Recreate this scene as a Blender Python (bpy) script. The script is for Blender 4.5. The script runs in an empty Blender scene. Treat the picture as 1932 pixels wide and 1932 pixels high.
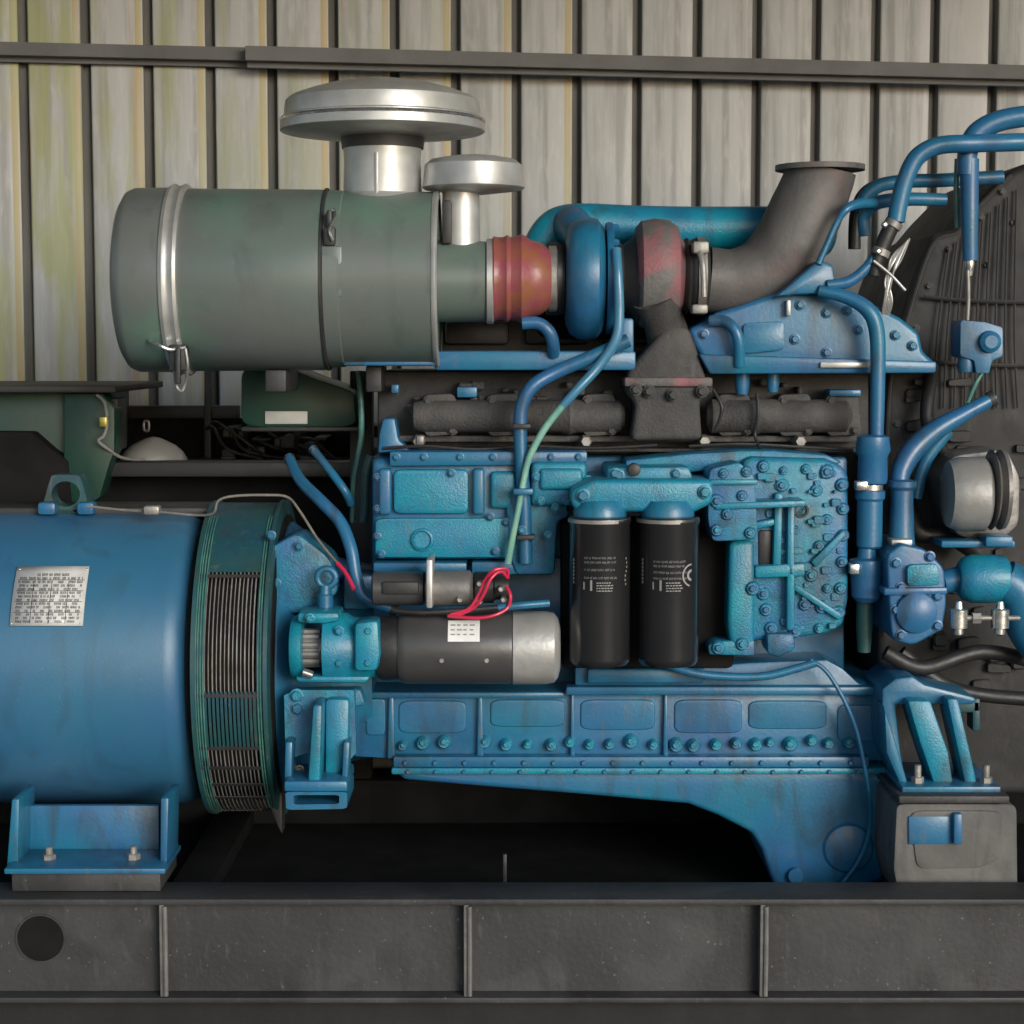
import bpy, bmesh, math, random
from mathutils import Vector, Matrix
random.seed(7)
sc = bpy.context.scene
C = bpy.data.collections.new("scene"); sc.collection.children.link(C)
R = math.radians
# ------------------------------------------------------------ camera, sky, sun, exposure
TH = R(5.0); F = 3600.0; D = 3.6; Z0 = 1.10
FW = Vector((0, math.cos(TH), -math.sin(TH))); UP = Vector((0, math.sin(TH), math.cos(TH)))
CAM = Vector((0, 0, Z0)) - D * FW
cd = bpy.data.cameras.new("camera"); cam = bpy.data.objects.new("camera", cd); C.objects.link(cam)
cd.angle = 2 * math.atan(966 / F); cd.clip_end = 500; cd.clip_start = 0.05
cam.location = CAM; cam.rotation_euler = (R(90) - TH, 0, 0)
sc.camera = cam
SUN_EL, SUN_AZ = R(15), R(30)          # azimuth: to the right of straight behind the camera
w = bpy.data.worlds.new("World"); sc.world = w; w.use_nodes = True
nt = w.node_tree; bg = nt.nodes["Background"]
sky = nt.nodes.new("ShaderNodeTexSky"); sky.sky_type = 'NISHITA'; sky.sun_disc = False
sky.sun_elevation = SUN_EL; sky.sun_rotation = math.pi - SUN_AZ
sky.dust_density = 1.5; sky.air_density = 1.0; sky.ozone_density = 2.0
nt.links.new(sky.outputs[0], bg.inputs[0]); bg.inputs[1].default_value = 0.15
sd = bpy.data.lights.new("sun", 'SUN'); so = bpy.data.objects.new("sun", sd); C.objects.link(so)
sd.energy = 1.7; sd.angle = R(26); sd.color = (0.94, 0.975, 1.0)
sv = Vector((math.sin(SUN_AZ) * math.cos(SUN_EL), -math.cos(SUN_AZ) * math.cos(SUN_EL), math.sin(SUN_EL)))
so.rotation_euler = sv.to_track_quat('Z', 'Y').to_euler(); so.location = (3, -6, 4)
vs = sc.view_settings; vs.view_transform = 'Standard'; vs.look = 'None'; vs.gamma = 1; vs.exposure = 0.38
sc.render.resolution_x = sc.render.resolution_y = 1024

# ------------------------------------------------------------ measuring helpers
def ray(u, v): return FW + Vector((1, 0, 0)) * ((u - 966) / F) + UP * ((966 - v) / F)
def P(u, v, y):
    d = ray(u, v); t = (y - CAM.y) / d.y
    return CAM + d * t
def S(v, y): return (y - CAM.y) / ray(966, v).y / F
# ------------------------------------------------------------ materials
def mat(name, c1, c2=None, rough=0.5, metal=0.0, scale=9.0, bump=0.0, bscale=60.0, dirt=None, dirt_amt=0.0,
        dscale=5.0, stretch=(1, 1, 1), coat=0.0, rvar=0.15, edge=0.5, grime=0.0, gcol=(.030, .032, .033), chips=0.0):
    m = bpy.data.materials.new(name); m.use_nodes = True
    n = m.node_tree.nodes; l = m.node_tree.links; b = n["Principled BSDF"]
    tc = n.new("ShaderNodeTexCoord"); mp = n.new("ShaderNodeMapping"); mp.inputs[3].default_value = stretch
    geo = n.new("ShaderNodeNewGeometry")
    l.new(geo.outputs["Position"], mp.inputs[0])
    def noise(s, det=6, dist=0.0):
        t = n.new("ShaderNodeTexNoise"); t.inputs["Scale"].default_value = s; t.inputs["Detail"].default_value = det
        t.inputs["Distortion"].default_value = dist
        l.new(mp.outputs[0], t.inputs["Vector"]); return t
    def ramp(src, a, bb):
        r = n.new("ShaderNodeMapRange"); r.inputs[1].default_value = a; r.inputs[2].default_value = bb
        l.new(src, r.inputs[0]); return r.outputs[0]
    def mix(fac, a, bb):
        x = n.new("ShaderNodeMix"); x.data_type = 'RGBA'
        l.new(fac, x.inputs[0])
        for k, val in ((6, a), (7, bb)):
            if isinstance(val, tuple): x.inputs[k].default_value = (*val, 1)
            else: l.new(val, x.inputs[k])
        return x.outputs[2]
    n1 = noise(scale)
    col = mix(ramp(n1.outputs[0], 0.35, 0.65), c1, c2 or tuple(c * 0.8 for c in c1))
    if dirt:
        n2 = noise(dscale, 10, 0.6)
        f = ramp(n2.outputs[0], 0.5, 0.5 + edge * 0.5)
        mm = n.new("ShaderNodeMath"); mm.operation = 'MULTIPLY'; mm.inputs[1].default_value = dirt_amt
        l.new(f, mm.inputs[0]); col = mix(mm.outputs[0], col, dirt)
    def mulc(src, k):
        q = n.new("ShaderNodeMath"); q.operation = 'MULTIPLY'; q.inputs[1].default_value = k; l.new(src, q.inputs[0]); return q.outputs[0]
    if grime:
        keep = mp; mp = n.new("ShaderNodeMapping"); mp.inputs[3].default_value = (1, 1, .28); mp.inputs[1].default_value = (3.1, 1.7, .6)
        l.new(geo.outputs["Position"], mp.inputs[0])
        g1 = noise(13, 12, 1.2); g2 = noise(60, 8, .5)
        col = mix(mulc(ramp(g1.outputs[0], .54, .70), grime), col, gcol)
        col = mix(mulc(ramp(g2.outputs[0], .60, .72), grime * .7), col, tuple(min(1, c * 2.6 + .03) for c in gcol))
        mp = keep
    if chips:
        c1_ = noise(150, 3); col = mix(mulc(ramp(c1_.outputs[0], .70, .73), chips), col, (.20, .21, .21))
    n3 = noise(scale * 3.1, 5)
    rr = n.new("ShaderNodeMapRange"); rr.inputs[3].default_value = max(0.03, rough - rvar); rr.inputs[4].default_value = min(1, rough + rvar)
    l.new(n3.outputs[0], rr.inputs[0]); l.new(rr.outputs[0], b.inputs["Roughness"])
    l.new(col, b.inputs["Base Color"]); b.inputs["Metallic"].default_value = metal
    if coat: b.inputs["Coat Weight"].default_value = coat; b.inputs["Coat Roughness"].default_value = 0.15
    if bump:
        n4 = noise(bscale, 4); bp = n.new("ShaderNodeBump"); bp.inputs["Strength"].default_value = bump
        bp.inputs["Distance"].default_value = 0.004; l.new(n4.outputs[0], bp.inputs["Height"]); l.new(bp.outputs[0], b.inputs["Normal"])
    return m
BLUE = mat("blue_paint", (.020, .105, .245), (.010, .140, .235), .40, scale=5, bump=.12, bscale=160, dirt=(.012, .055, .11), dirt_amt=.6, dscale=7, coat=.12, grime=.55, chips=.35)
CAST = mat("blue_cast_paint", (.022, .125, .275), (.006, .200, .280), .46, scale=16, bump=.4, bscale=320, dirt=(.012, .050, .10), dirt_amt=.75, dscale=26, coat=.1, grime=.6, chips=.4)
TEAL = mat("teal_cast_paint", (.004, .215, .295), (.012, .165, .290), .40, scale=11, bump=.3, bscale=280, dirt=(.012, .060, .12), dirt_amt=.5, dscale=16, coat=.12, grime=.5, chips=.4)
ALTB = mat("alternator_paint", (.028, .105, .220), (.022, .118, .205), .42, scale=2.5, bump=.07, bscale=240, dirt=(.055, .165, .27), dirt_amt=.5, dscale=4, rvar=.1, grime=.22, chips=.3)
ALTG = mat("guard_green_blue", (.014, .065, .062), (.010, .060, .085), .5, scale=8, bump=.2, dirt=(.02, .04, .035), dirt_amt=.6, grime=.6, chips=.3)
GG = mat("grey_green_paint", (.095, .132, .115), (.118, .128, .122), .36, scale=3, bump=.05, bscale=240, dirt=(.095, .205, .150), dirt_amt=.85, dscale=3.5, rvar=.12, grime=.35, gcol=(.05, .052, .05), chips=.3)
GALV = mat("galvanised_sheet", (.50, .50, .485), (.36, .36, .35), .42, metal=.5, scale=14, bump=.08, dirt=(.30, .28, .22), dirt_amt=.5, dscale=8)
BRIGHT = mat("bright_steel", (.7, .7, .68), (.55, .55, .53), .25, metal=.9, scale=30, bump=.1)
STEEL = mat("dull_steel", (.32, .31, .29), (.20, .19, .18), .5, metal=.5, scale=25, bump=.3, dirt=(.12, .07, .04), dirt_amt=.5, dscale=18)
DARK = mat("dark_painted_steel", (.028, .028, .029), (.018, .018, .019), .55, scale=7, bump=.2, dirt=(.05, .048, .044), dirt_amt=.55, dscale=9)
SKID = mat("skid_black_paint", (.034, .034, .035), (.018, .018, .019), .6, scale=4, bump=.2, bscale=90, dirt=(.058, .058, .058), dirt_amt=.7, dscale=6, grime=.6, gcol=(.014, .014, .014), chips=.5)
IRON = mat("sooty_cast_iron", (.060, .058, .056), (.034, .033, .033), .75, scale=16, bump=.5, bscale=200, dirt=(.10, .085, .075), dirt_amt=.55, dscale=15, grime=.5)
RUST = mat("heat_browned_iron", (.14, .135, .132), (.10, .096, .092), .65, metal=.2, scale=9, bump=.4, bscale=140, dirt=(.27, .090, .105), dirt_amt=.8, dscale=8, edge=.25, grime=.4)
ELB = mat("exhaust_grey", (.120, .114, .110), (.092, .088, .086), .6, metal=.2, scale=7, bump=.25, bscale=120, dirt=(.20, .085, .085), dirt_amt=.45, dscale=4.5, edge=.3, grime=.4)
RUB = mat("black_rubber", (.012, .012, .013), (.02, .02, .02), .5, scale=20, bump=.2)
FILT = mat("black_filter_enamel", (.012, .012, .013), (.017, .017, .018), .22, scale=6, bump=.03, coat=.5, rvar=.05)
RED = mat("red_silicone_hose", (.25, .055, .080), (.23, .085, .045), .38, scale=30, bump=.3, dirt=(.09, .02, .025), dirt_amt=.4)
REDW = mat("red_wire_insulation", (.55, .02, .07), (.5, .02, .06), .35, scale=30)
GREEN = mat("dark_green_paint", (.006, .048, .030), (.004, .030, .020), .45, scale=5, bump=.1, dirt=(.012, .03, .022), dirt_amt=.5)
GRNT = mat("weathered_green_pipe", (.08, .22, .17), (.03, .11, .12), .4, scale=25, bump=.2)
VOID = mat("oily_shade_black", (.013, .013, .013), (.008, .008, .008), .9, scale=12)  # near-black that paints shade under, behind and inside parts
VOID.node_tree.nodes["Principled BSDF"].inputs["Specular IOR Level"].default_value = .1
LBLUE = mat("light_blue_paint", (.06, .19, .33), (.04, .17, .28), .33, scale=12, bump=.1, coat=.3)
PGRN = mat("pale_green_pipe", (.20, .40, .31), (.10, .28, .24), .4, scale=25, bump=.2)
CAPM = mat("pale_cast_aluminium", (.40, .395, .385), (.30, .30, .29), .42, metal=.3, scale=10, bump=.3, dirt=(.16, .15, .13), dirt_amt=.5)
PLATE = mat("aluminium_plate", (.58, .58, .56), (.48, .48, .47), .5, metal=.1, scale=30, bump=.1)
INK = mat("black_printing", (.02, .02, .02), rough=.6)
PALE = mat("pale_printing", (.26, .26, .25), rough=.6)
WHITE = mat("white_sticker", (.72, .72, .70), (.62, .62, .6), .5, scale=40)
BRASS = mat("zinc_yellow", (.55, .48, .12), rough=.35, metal=.8)
CABLE = mat("grey_wire", (.20, .18, .15), (.12, .11, .10), .5, scale=40)
ALU = mat("grey_aluminium", (.26, .25, .24), (.18, .175, .17), .45, metal=.45, scale=12, bump=.35, dirt=(.10, .09, .08), dirt_amt=.5)
STARTER = mat("starter_dark_grey", (.055, .055, .056), (.040, .040, .041), .38, scale=9, bump=.1, dirt=(.09, .085, .08), dirt_amt=.4)

# wall sheet: vertical streaks, dusty, rust edge stains
def wall_mat():
    m = bpy.data.materials.new("corrugated_sheet_paint"); m.use_nodes = True
    n = m.node_tree.nodes; l = m.node_tree.links; b = n["Principled BSDF"]
    geo = n.new("ShaderNodeNewGeometry")
    def noise(sc_, st, det=8, dist=0.0):
        mp = n.new("ShaderNodeMapping"); mp.inputs[3].default_value = st; l.new(geo.outputs["Position"], mp.inputs[0])
        t = n.new("ShaderNodeTexNoise"); t.inputs["Scale"].default_value = sc_; t.inputs["Detail"].default_value = det
        t.inputs["Distortion"].default_value = dist; l.new(mp.outputs[0], t.inputs["Vector"]); return t.outputs[0]
    def mr(src, a, bb, lo=0, hi=1):
        r = n.new("ShaderNodeMapRange"); r.inputs[1].default_value = a; r.inputs[2].default_value = bb
        r.inputs[3].default_value = lo; r.inputs[4].default_value = hi; l.new(src, r.inputs[0]); return r.outputs[0]
    def mul(a, bb):
        x = n.new("ShaderNodeMath"); x.operation = 'MULTIPLY'; l.new(a, x.inputs[0])
        if isinstance(bb, float): x.inputs[1].default_value = bb
        else: l.new(bb, x.inputs[1])
        return x.outputs[0]
    def mix(f, a, bb):
        x = n.new("ShaderNodeMix"); x.data_type = 'RGBA'; l.new(f, x.inputs[0])
        for k, val in ((6, a), (7, bb)):
            if isinstance(val, tuple): x.inputs[k].default_value = (*val, 1)
            else: l.new(val, x.inputs[k])
        return x.outputs[2]
    sep = n.new("ShaderNodeSeparateXYZ"); l.new(geo.outputs["Position"], sep.inputs[0])
    left = mr(sep.outputs[0], -1.4, 0.1, 1, 0)
    base = mix(mr(noise(1.0, (1, 1, 1)), .35, .65), (.49, .492, .490), (.43, .434, .435))
    base = mix(mul(mr(noise(1.0, (38, 38, 1.6)), .45, .62), .75), base, (.29, .29, .285))
    base = mix(mul(mr(noise(1.0, (70, 70, 14)), .52, .70), .5), base, (.54, .54, .53))
    base = mix(mul(mr(noise(1.0, (16, 16, 2.5), 6, .4), .45, .60), mul(left, .85)), base, (.34, .36, .15))
    base = mix(mul(mr(noise(1.0, (30, 30, 1.2), 6, .4), .60, .70), mul(left, .8)), base, (.43, .25, .12))
    l.new(base, b.inputs["Base Color"]); b.inputs["Roughness"].default_value = .62
    bp = n.new("ShaderNodeBump"); bp.inputs["Strength"].default_value = .25; bp.inputs["Distance"].default_value = .004
    l.new(noise(1.0, (60, 60, 12)), bp.inputs["Height"]); l.new(bp.outputs[0], b.inputs["Normal"])
    return m
WALLM = wall_mat()
GROOVE = mat("groove_painted_shade", (.15, .148, .138), (.095, .094, .09), .8, scale=9, stretch=(1, 1, .3), bump=.2)  # darker slot paints shade into the wall grooves
STAIN = mat("sheet_edge_rust_stain", (.44, .33, .19), (.37, .37, .22), .6, scale=4, stretch=(6, 1, .5), dirt=(.40, .39, .34), dirt_amt=.9, dscale=3, edge=.3)

# ------------------------------------------------------------ object helpers
WLOC = {}
def tag(o, label, cat, group=None, kind=None):
    o["label"] = label; o["category"] = cat
    if group: o["group"] = group
    if kind: o["kind"] = kind
    return o
def thing(name, label, cat, loc, group=None):
    o = bpy.data.objects.new(name, None); C.objects.link(o); o.location = loc; WLOC[o.name] = Vector(loc)
    o.empty_display_size = .1
    return tag(o, label, cat, group)
def obj(name, bm, material, parent=None, smooth=35, label=None, origin=None):
    bmesh.ops.recalc_face_normals(bm, faces=bm.faces)
    vsx = [v.co for v in bm.verts]
    if origin is None:
        lo = Vector([min(c[i] for c in vsx) for i in range(3)]); hi = Vector([max(c[i] for c in vsx) for i in range(3)])
        origin = (lo + hi) / 2
    bmesh.ops.translate(bm, verts=bm.verts, vec=-origin)
    me = bpy.data.meshes.new(name); bm.to_mesh(me); bm.free()
    for mm in (material if isinstance(material, (list, tuple)) else [material]): me.materials.append(mm)
    me.shade_smooth(); me.set_sharp_from_angle(angle=R(smooth))
    o = bpy.data.objects.new(name, me); C.objects.link(o)
    if parent: o.parent = parent; o.location = origin - WLOC[parent.name]
    else: o.location = origin
    WLOC[o.name] = Vector(origin)
    if label: o["label"] = label
    return o
SPLIT = {"cast_pads", "shroud_fittings", "mounting_bracket", "eye_base", "clamp_lug", "cover_feet", "lower_rail", "small_fittings", "head_castings", "filter_seat", "support_plate", "blue_block", "head_ledge", "cover_ribs", "cast_panels", "green_lug", "mount_rib"}
SING = {"cast_pads": "cast_pad", "shroud_fittings": "shroud_fitting", "cover_feet": "cover_foot", "small_fittings": "small_fitting", "head_castings": "head_casting", "cover_ribs": "cover_rib", "cast_panels": "cast_panel"}
_obj1 = obj
def obj(name, bm, material, parent=None, smooth=35, label=None, origin=None):
    if name not in SPLIT: return _obj1(name, bm, material, parent, smooth, label, origin)
    bm.verts.index_update(); seen = set(); last = None; bm.verts.ensure_lookup_table()
    for v0 in bm.verts:
        if v0.index in seen: continue
        st_ = [v0]; comp = []; seen.add(v0.index)
        while st_:
            v = st_.pop(); comp.append(v)
            for e in v.link_edges:
                q = e.other_vert(v)
                if q.index not in seen: seen.add(q.index); st_.append(q)
        nb = bmesh.new(); mp_ = {v.index: nb.verts.new(v.co) for v in comp}
        for f in {f for v in comp for f in v.link_faces}:
            nb.faces.new([mp_[v.index] for v in f.verts])
        last = _obj1(SING.get(name, name), nb, material, parent, smooth, label)
    bm.free(); return last
def B(): return bmesh.new()
def sharp_bevel(bm, verts, off, seg=2):
    if off <= 0: return
    vset = set(verts)
    es = [e for e in bm.edges if e.verts[0] in vset and len(e.link_faces) == 2 and e.calc_face_angle(0) > R(25)]
    bmesh.ops.bevel(bm, geom=es, offset=off, segments=seg, affect='EDGES', profile=.5, clamp_overlap=True)
def prism(bm, poly, y0, y1, bev=.004, seg=2, holes=None):
    """outline in picture units at depth y0, extruded straight back to y1"""
    n0 = len(bm.verts)
    f = [bm.verts.new(P(u, v, y0)) for u, v in poly]
    b = [bm.verts.new((x.co.x, y1, x.co.z)) for x in f]
    bm.faces.new(f); bm.faces.new(b[::-1])
    k = len(f)
    for i in range(k): bm.faces.new((f[i], b[i], b[(i + 1) % k], f[(i + 1) % k]))
    bmesh.ops.recalc_face_normals(bm, faces=list({fc for v in f + b for fc in v.link_faces}))
    sharp_bevel(bm, f + b, bev, seg)
    return bm
def box(bm, u0, v0, u1, v1, y0, y1, bev=.004, seg=2):
    return prism(bm, [(u0, v0), (u1, v0), (u1, v1), (u0, v1)], y0, y1, bev, seg)
def wbox(bm, a, b, bev=0):
    a = Vector(a); b = Vector(b)
    r = bmesh.ops.create_cube(bm, size=1)['verts']
    for v in r: v.co = Vector([(a[i] + b[i]) / 2 + v.co[i] * (b[i] - a[i]) for i in range(3)])
    sharp_bevel(bm, r, bev)
    return bm
def round_poly(pts, n=5, rad=.35):
    out = []; k = len(pts)
    for i in range(k):
        a, b, c = Vector(pts[i - 1]), Vector(pts[i]), Vector(pts[(i + 1) % k])
        p = b + (a - b) * rad; q = b + (c - b) * rad
        for j in range(n + 1):
            t = j / n; out.append(tuple((1 - t) ** 2 * p + 2 * t * (1 - t) * b + t * t * q))
    return out
def lathe(bm, axis, org, prof, seg=48, cap=True, ang=None):
    """axis 'x','y','z'; prof = list (coordinate along the axis, radius) in metres, org = centre"""
    rings = []
    for a, r in prof:
        ring = []
        for i in range(seg):
            t = 2 * math.pi * i / seg; c, s = r * math.cos(t), r * math.sin(t)
            if axis == 'x': p = (a, org.y + c, org.z + s)
            elif axis == 'y': p = (org.x + c, a, org.z + s)
            else: p = (org.x + c, org.y + s, a)
            ring.append(bm.verts.new(p))
        rings.append(ring)
    for a, b in zip(rings, rings[1:]):
        for i in range(seg): bm.faces.new((a[i], a[(i + 1) % seg], b[(i + 1) % seg], b[i]))
    if cap: bm.faces.new(rings[0]); bm.faces.new(rings[-1][::-1])
    return bm
def lx(bm, vc, y, prof, seg=56, cap=True):
    rm = max(r for u, r in prof) * S(vc, y)      # u is read on the near side of the drum
    return lathe(bm, 'x', P(966, vc, y), [(P(u, vc, y - .75 * rm).x, r * S(vc, y)) for u, r in prof], seg, cap)
def lz(bm, uc, y, prof, seg=48, cap=True):
    o = P(uc, prof[0][0], y)
    return lathe(bm, 'z', o, [(P(uc, v, y).z, r * S(v, y)) for v, r in prof], seg, cap)
def ly(bm, uc, vc, y, prof, seg=32, cap=True):
    """prof: (depth offset in metres from y, radius in picture units)"""
    o = P(uc, vc, y)
    return lathe(bm, 'y', o, [(y + d, r * S(vc, y)) for d, r in prof], seg, cap)
def smoothpts(pts, rad, n=7):
    P3 = [Vector(p) for p in pts]
    if len(P3) < 3: return P3, ([rad, rad] if not isinstance(rad, list) else rad)
    rr = rad if isinstance(rad, list) else [rad] * len(P3)
    out, ro = [], []
    for i in range(len(P3) - 1):
        p0 = P3[max(i - 1, 0)]; p1 = P3[i]; p2 = P3[i + 1]; p3 = P3[min(i + 2, len(P3) - 1)]
        for j in range(n):
            t = j / n
            out.append(.5 * ((2 * p1) + (p2 - p0) * t + (2 * p0 - 5 * p1 + 4 * p2 - p3) * t * t + (3 * p1 - p0 - 3 * p2 + p3) * t ** 3))
            ro.append(rr[i] * (1 - t) + rr[i + 1] * t)
    out.append(P3[-1]); ro.append(rr[-1]); return out, ro
def tube(bm, pts, r, seg=14, n=7, raw=False, cap=True):
    """pts: (u, v, y); r in picture units"""
    if not raw:
        rr = r if isinstance(r, list) else [r] * len(pts)
        rm = [a * S(p[1], p[2]) for a, p in zip(rr, pts)]; pp = [P(*p) for p in pts]
    else:
        pp = [Vector(p) for p in pts]; rm = r if isinstance(r, list) else [r] * len(pts)
    cs, rs = smoothpts(pp, rm, n)
    prev = None; rings = []
    for i, c in enumerate(cs):
        t = (cs[min(i + 1, len(cs) - 1)] - cs[max(i - 1, 0)]).normalized()
        if prev is None:
            a = Vector((0, 1, 0)) if abs(t.y) < .9 else Vector((1, 0, 0)); nrm = (a - t * a.dot(t)).normalized()
        else: nrm = (prev - t * prev.dot(t)).normalized()
        prev = nrm; bi = t.cross(nrm)
        rings.append([bm.verts.new(c + (nrm * math.cos(2 * math.pi * k / seg) + bi * math.sin(2 * math.pi * k / seg)) * rs[i]) for k in range(seg)])
    for a, b in zip(rings, rings[1:]):
        for k in range(seg): bm.faces.new((a[k], a[(k + 1) % seg], b[(k + 1) % seg], b[k]))
    if cap: bm.faces.new(rings[0]); bm.faces.new(rings[-1][::-1])
    return bm
_bolt = {}
def bolt(u, v, y, r, m, parent, name="bolt", h=None, washer=True):
    """hex bolt head facing the viewer"""
    h = h or r * 1.0
    bm = B(); s = S(v, y); o = P(u, v, y)
    if washer: lathe(bm, 'y', o, [(y + .001, r * 1.35 * s), (y - .25 * r * s, r * 1.35 * s), (y - .3 * r * s, r * 1.2 * s)], 16)
    hx = lathe(B(), 'y', o, [(y, r * s), (y - (h) * s, r * s), (y - (h + .2 * r) * s, r * .8 * s)], 6)
    rot = Matrix.Translation(o) @ Matrix.Rotation(random.random() * 1.0, 4, 'Y') @ Matrix.Translation(-o)
    bmesh.ops.transform(hx, matrix=rot, verts=hx.verts)
    me = bpy.data.meshes.new("t"); hx.to_mesh(me); hx.free(); bm.from_mesh(me); bpy.data.meshes.remove(me)
    return obj(name, bm, m, parent, 30)
def vbolt(u, v, y, r, m, parent, h=2.4, name="bolt"):
    """upright stud with nut standing on a flange; v = foot"""
    bm = B(); s = S(v, y); o = P(u, v, y)
    lathe(bm, 'z', o, [(o.z, r * 1.5 * s), (o.z + .35 * r * s, r * 1.5 * s)], 18)
    lathe(bm, 'z', o, [(o.z + .3 * r * s, r * s), (o.z + 1.3 * r * s, r * s), (o.z + 1.45 * r * s, r * .85 * s)], 6)
    lathe(bm, 'z', o, [(o.z + 1.3 * r * s, r * .55 * s), (o.z + h * r * s, r * .55 * s), (o.z + (h + .12) * r * s, r * .42 * s)], 12)
    return obj(name, bm, m, parent, 30)

# ============================================================ SETTING
gb = B(); wbox(gb, (-40, -60, -.2), (40, 30, 0))
fl = obj("floor", gb, mat("oily_concrete", (.10, .098, .092), (.07, .068, .065), .7, scale=2, bump=.3, dirt=(.03, .03, .03), dirt_amt=.6)); fl["kind"] = "structure"; fl["label"] = "dark oily concrete floor of the shed"; fl["category"] = "floor"
# wall plane, right side slightly farther away
WY, YAW = 1.35, math.tan(R(4.0))
def PW(u, v, off=0.0):
    d = ray(u, v); t = (WY - off - CAM.y + YAW * CAM.x) / (d.y - YAW * d.x)
    return CAM + d * t
xl, xr = PW(45, 130).x, PW(1873, 130).x; pitch = (xr - xl) / 16
wallthing = thing("corrugated_wall", "beige grey corrugated sheet wall behind the blue engine, with yellow stains at the left", "wall", (0, WY, 0))
bm = B(); gv = pitch * .10
prof = []
k0, k1 = -12, 28
for k in range(k0, k1):
    x = xl + k * pitch
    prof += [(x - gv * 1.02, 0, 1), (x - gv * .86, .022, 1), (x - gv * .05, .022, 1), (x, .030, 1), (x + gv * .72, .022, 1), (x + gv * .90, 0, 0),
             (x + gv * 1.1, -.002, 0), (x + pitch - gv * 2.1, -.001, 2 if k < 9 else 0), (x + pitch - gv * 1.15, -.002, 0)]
cols = []
zt, zb = 3.45, 0.0
for x, dy, mi in prof:
    y = WY + YAW * x + dy
    cols.append([bm.verts.new((x, y, zb)), bm.verts.new((x, y, zt))])
for i in range(len(cols) - 1):
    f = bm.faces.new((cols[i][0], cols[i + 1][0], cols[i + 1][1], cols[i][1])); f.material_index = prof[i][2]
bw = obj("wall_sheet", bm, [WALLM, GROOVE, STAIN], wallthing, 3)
sol = bw.modifiers.new("thick", 'SOLIDIFY'); sol.thickness = .003; sol.offset = -1
def rail(u0, v0, u1, v1, hh, label, dy):
    t = bm2 = B()
    a, b = PW(u0, v0, dy), PW(u1, v1, dy)
    n0 = []
    sec = [(0, 0), (-.045, 0), (-.045, -hh), (-.035, -hh), (-.035, -.006), (0, -.006)]
    sec = [(0, 0), (-.05, 0), (-.05, -hh * .72), (-.018, -hh * .72), (-.018, -hh), (0, -hh)]
    ra = [bm2.verts.new(a + Vector((0, y, z))) for y, z in sec]; rb = [bm2.verts.new(b + Vector((0, y, z))) for y, z in sec]
    bm2.faces.new(ra); bm2.faces.new(rb[::-1])
    for i in range(6): bm2.faces.new((ra[i], rb[i], rb[(i + 1) % 6], ra[(i + 1) % 6]))
    sharp_bevel(bm2, ra + rb, .003)
    o = obj("wall_rail", bm2, RAILM); tag(o, label, "rail", "wall rails"); return o
RAILM = mat("dusty_grey_steel_rail", (.125, .125, .125), (.095, .095, .095), .7, scale=6, bump=.2)
rail(-700, 68, 512, 96, .044, "left length of the dark horizontal rail across the corrugated wall, ending at the joint", .01)
rail(468, 92, 2600, 145, .048, "long right length of the dark horizontal rail crossing the corrugated wall", .06)
# roof of the shed (out of the picture above): keeps the light coming from the front
bm = B(); wbox(bm, (-6, -3.2, 3.45), (6, 1.9, 3.50))
ro = obj("roof", bm, DARK); ro["kind"] = "structure"; ro["label"] = "dark shed roof above the engine"; ro["category"] = "roof"

# ============================================================ BACKGROUND MACHINERY
# long dark tank behind the engine
tk = thing("storage_tank", "long dark steel tank with flat lid standing behind the blue engine", "tank", P(700, 1600, .95))
bm = B(); wbox(bm, (-1.6, .78, .02), (1.5, 1.2, P(900, 880, .8).z), .01); obj("tank_body", bm, DARK, tk)
bm = B(); wbox(bm, (-1.62, .74, P(900, 880, .8).z), (1.52, 1.22, P(900, 870, .8).z), .004); obj("lid", bm, STEEL if False else DARK, tk)
bm = B(); box(bm, 215, 766, 448, 790, .95, 1.0, .003); obj("ledge", bm, DARK, tk)
bm = B(); box(bm, 222, 790, 700, 868, .98, 1.04, .003); obj("back_panel", bm, VOID, tk)
for (a, b) in ((385, 398), (560, 568)):
    bm = B(); box(bm, a, 700, b, 880, .93, .95, .002); obj("upright", bm, DARK, tk)
bm = B()
for i in range(26):
    u = random.uniform(400, 700); v = random.uniform(800, 868); box(bm, u, v, u + random.uniform(8, 34), v + random.uniform(5, 22), random.uniform(.80, .9), .96, .002)
obj("small_fittings", bm, DARK, tk)
for i in range(9):
    bm = B(); u = random.uniform(390, 560); v = random.uniform(805, 830)
    tube(bm, [(u, v, .86), (u + random.uniform(10, 40), v + random.uniform(-20, 30), .8), (u + random.uniform(40, 110), v + random.uniform(5, 45), .82), (u + random.uniform(70, 150), 868, .86)], 3.2, 8)
    obj("cable", bm, RUB if i % 2 else DARK, tk)
al = B(); lz(al, 290, .66, [(872, 64), (864, 62), (852, 55), (840, 42), (832, 26), (826, 12), (824, 2)], 36)
o = obj("round_cover", al, CAPM); tag(o, "small grey aluminium domed cover on the dark tank, left background", "cover")
bm = B(); tube(bm, [(272, 812, .74), (272, 796, .74), (280, 796, .74), (280, 812, .74), (272, 812, .74)], 2.5, 8); obj("ring", bm, ALU, o)
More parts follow.
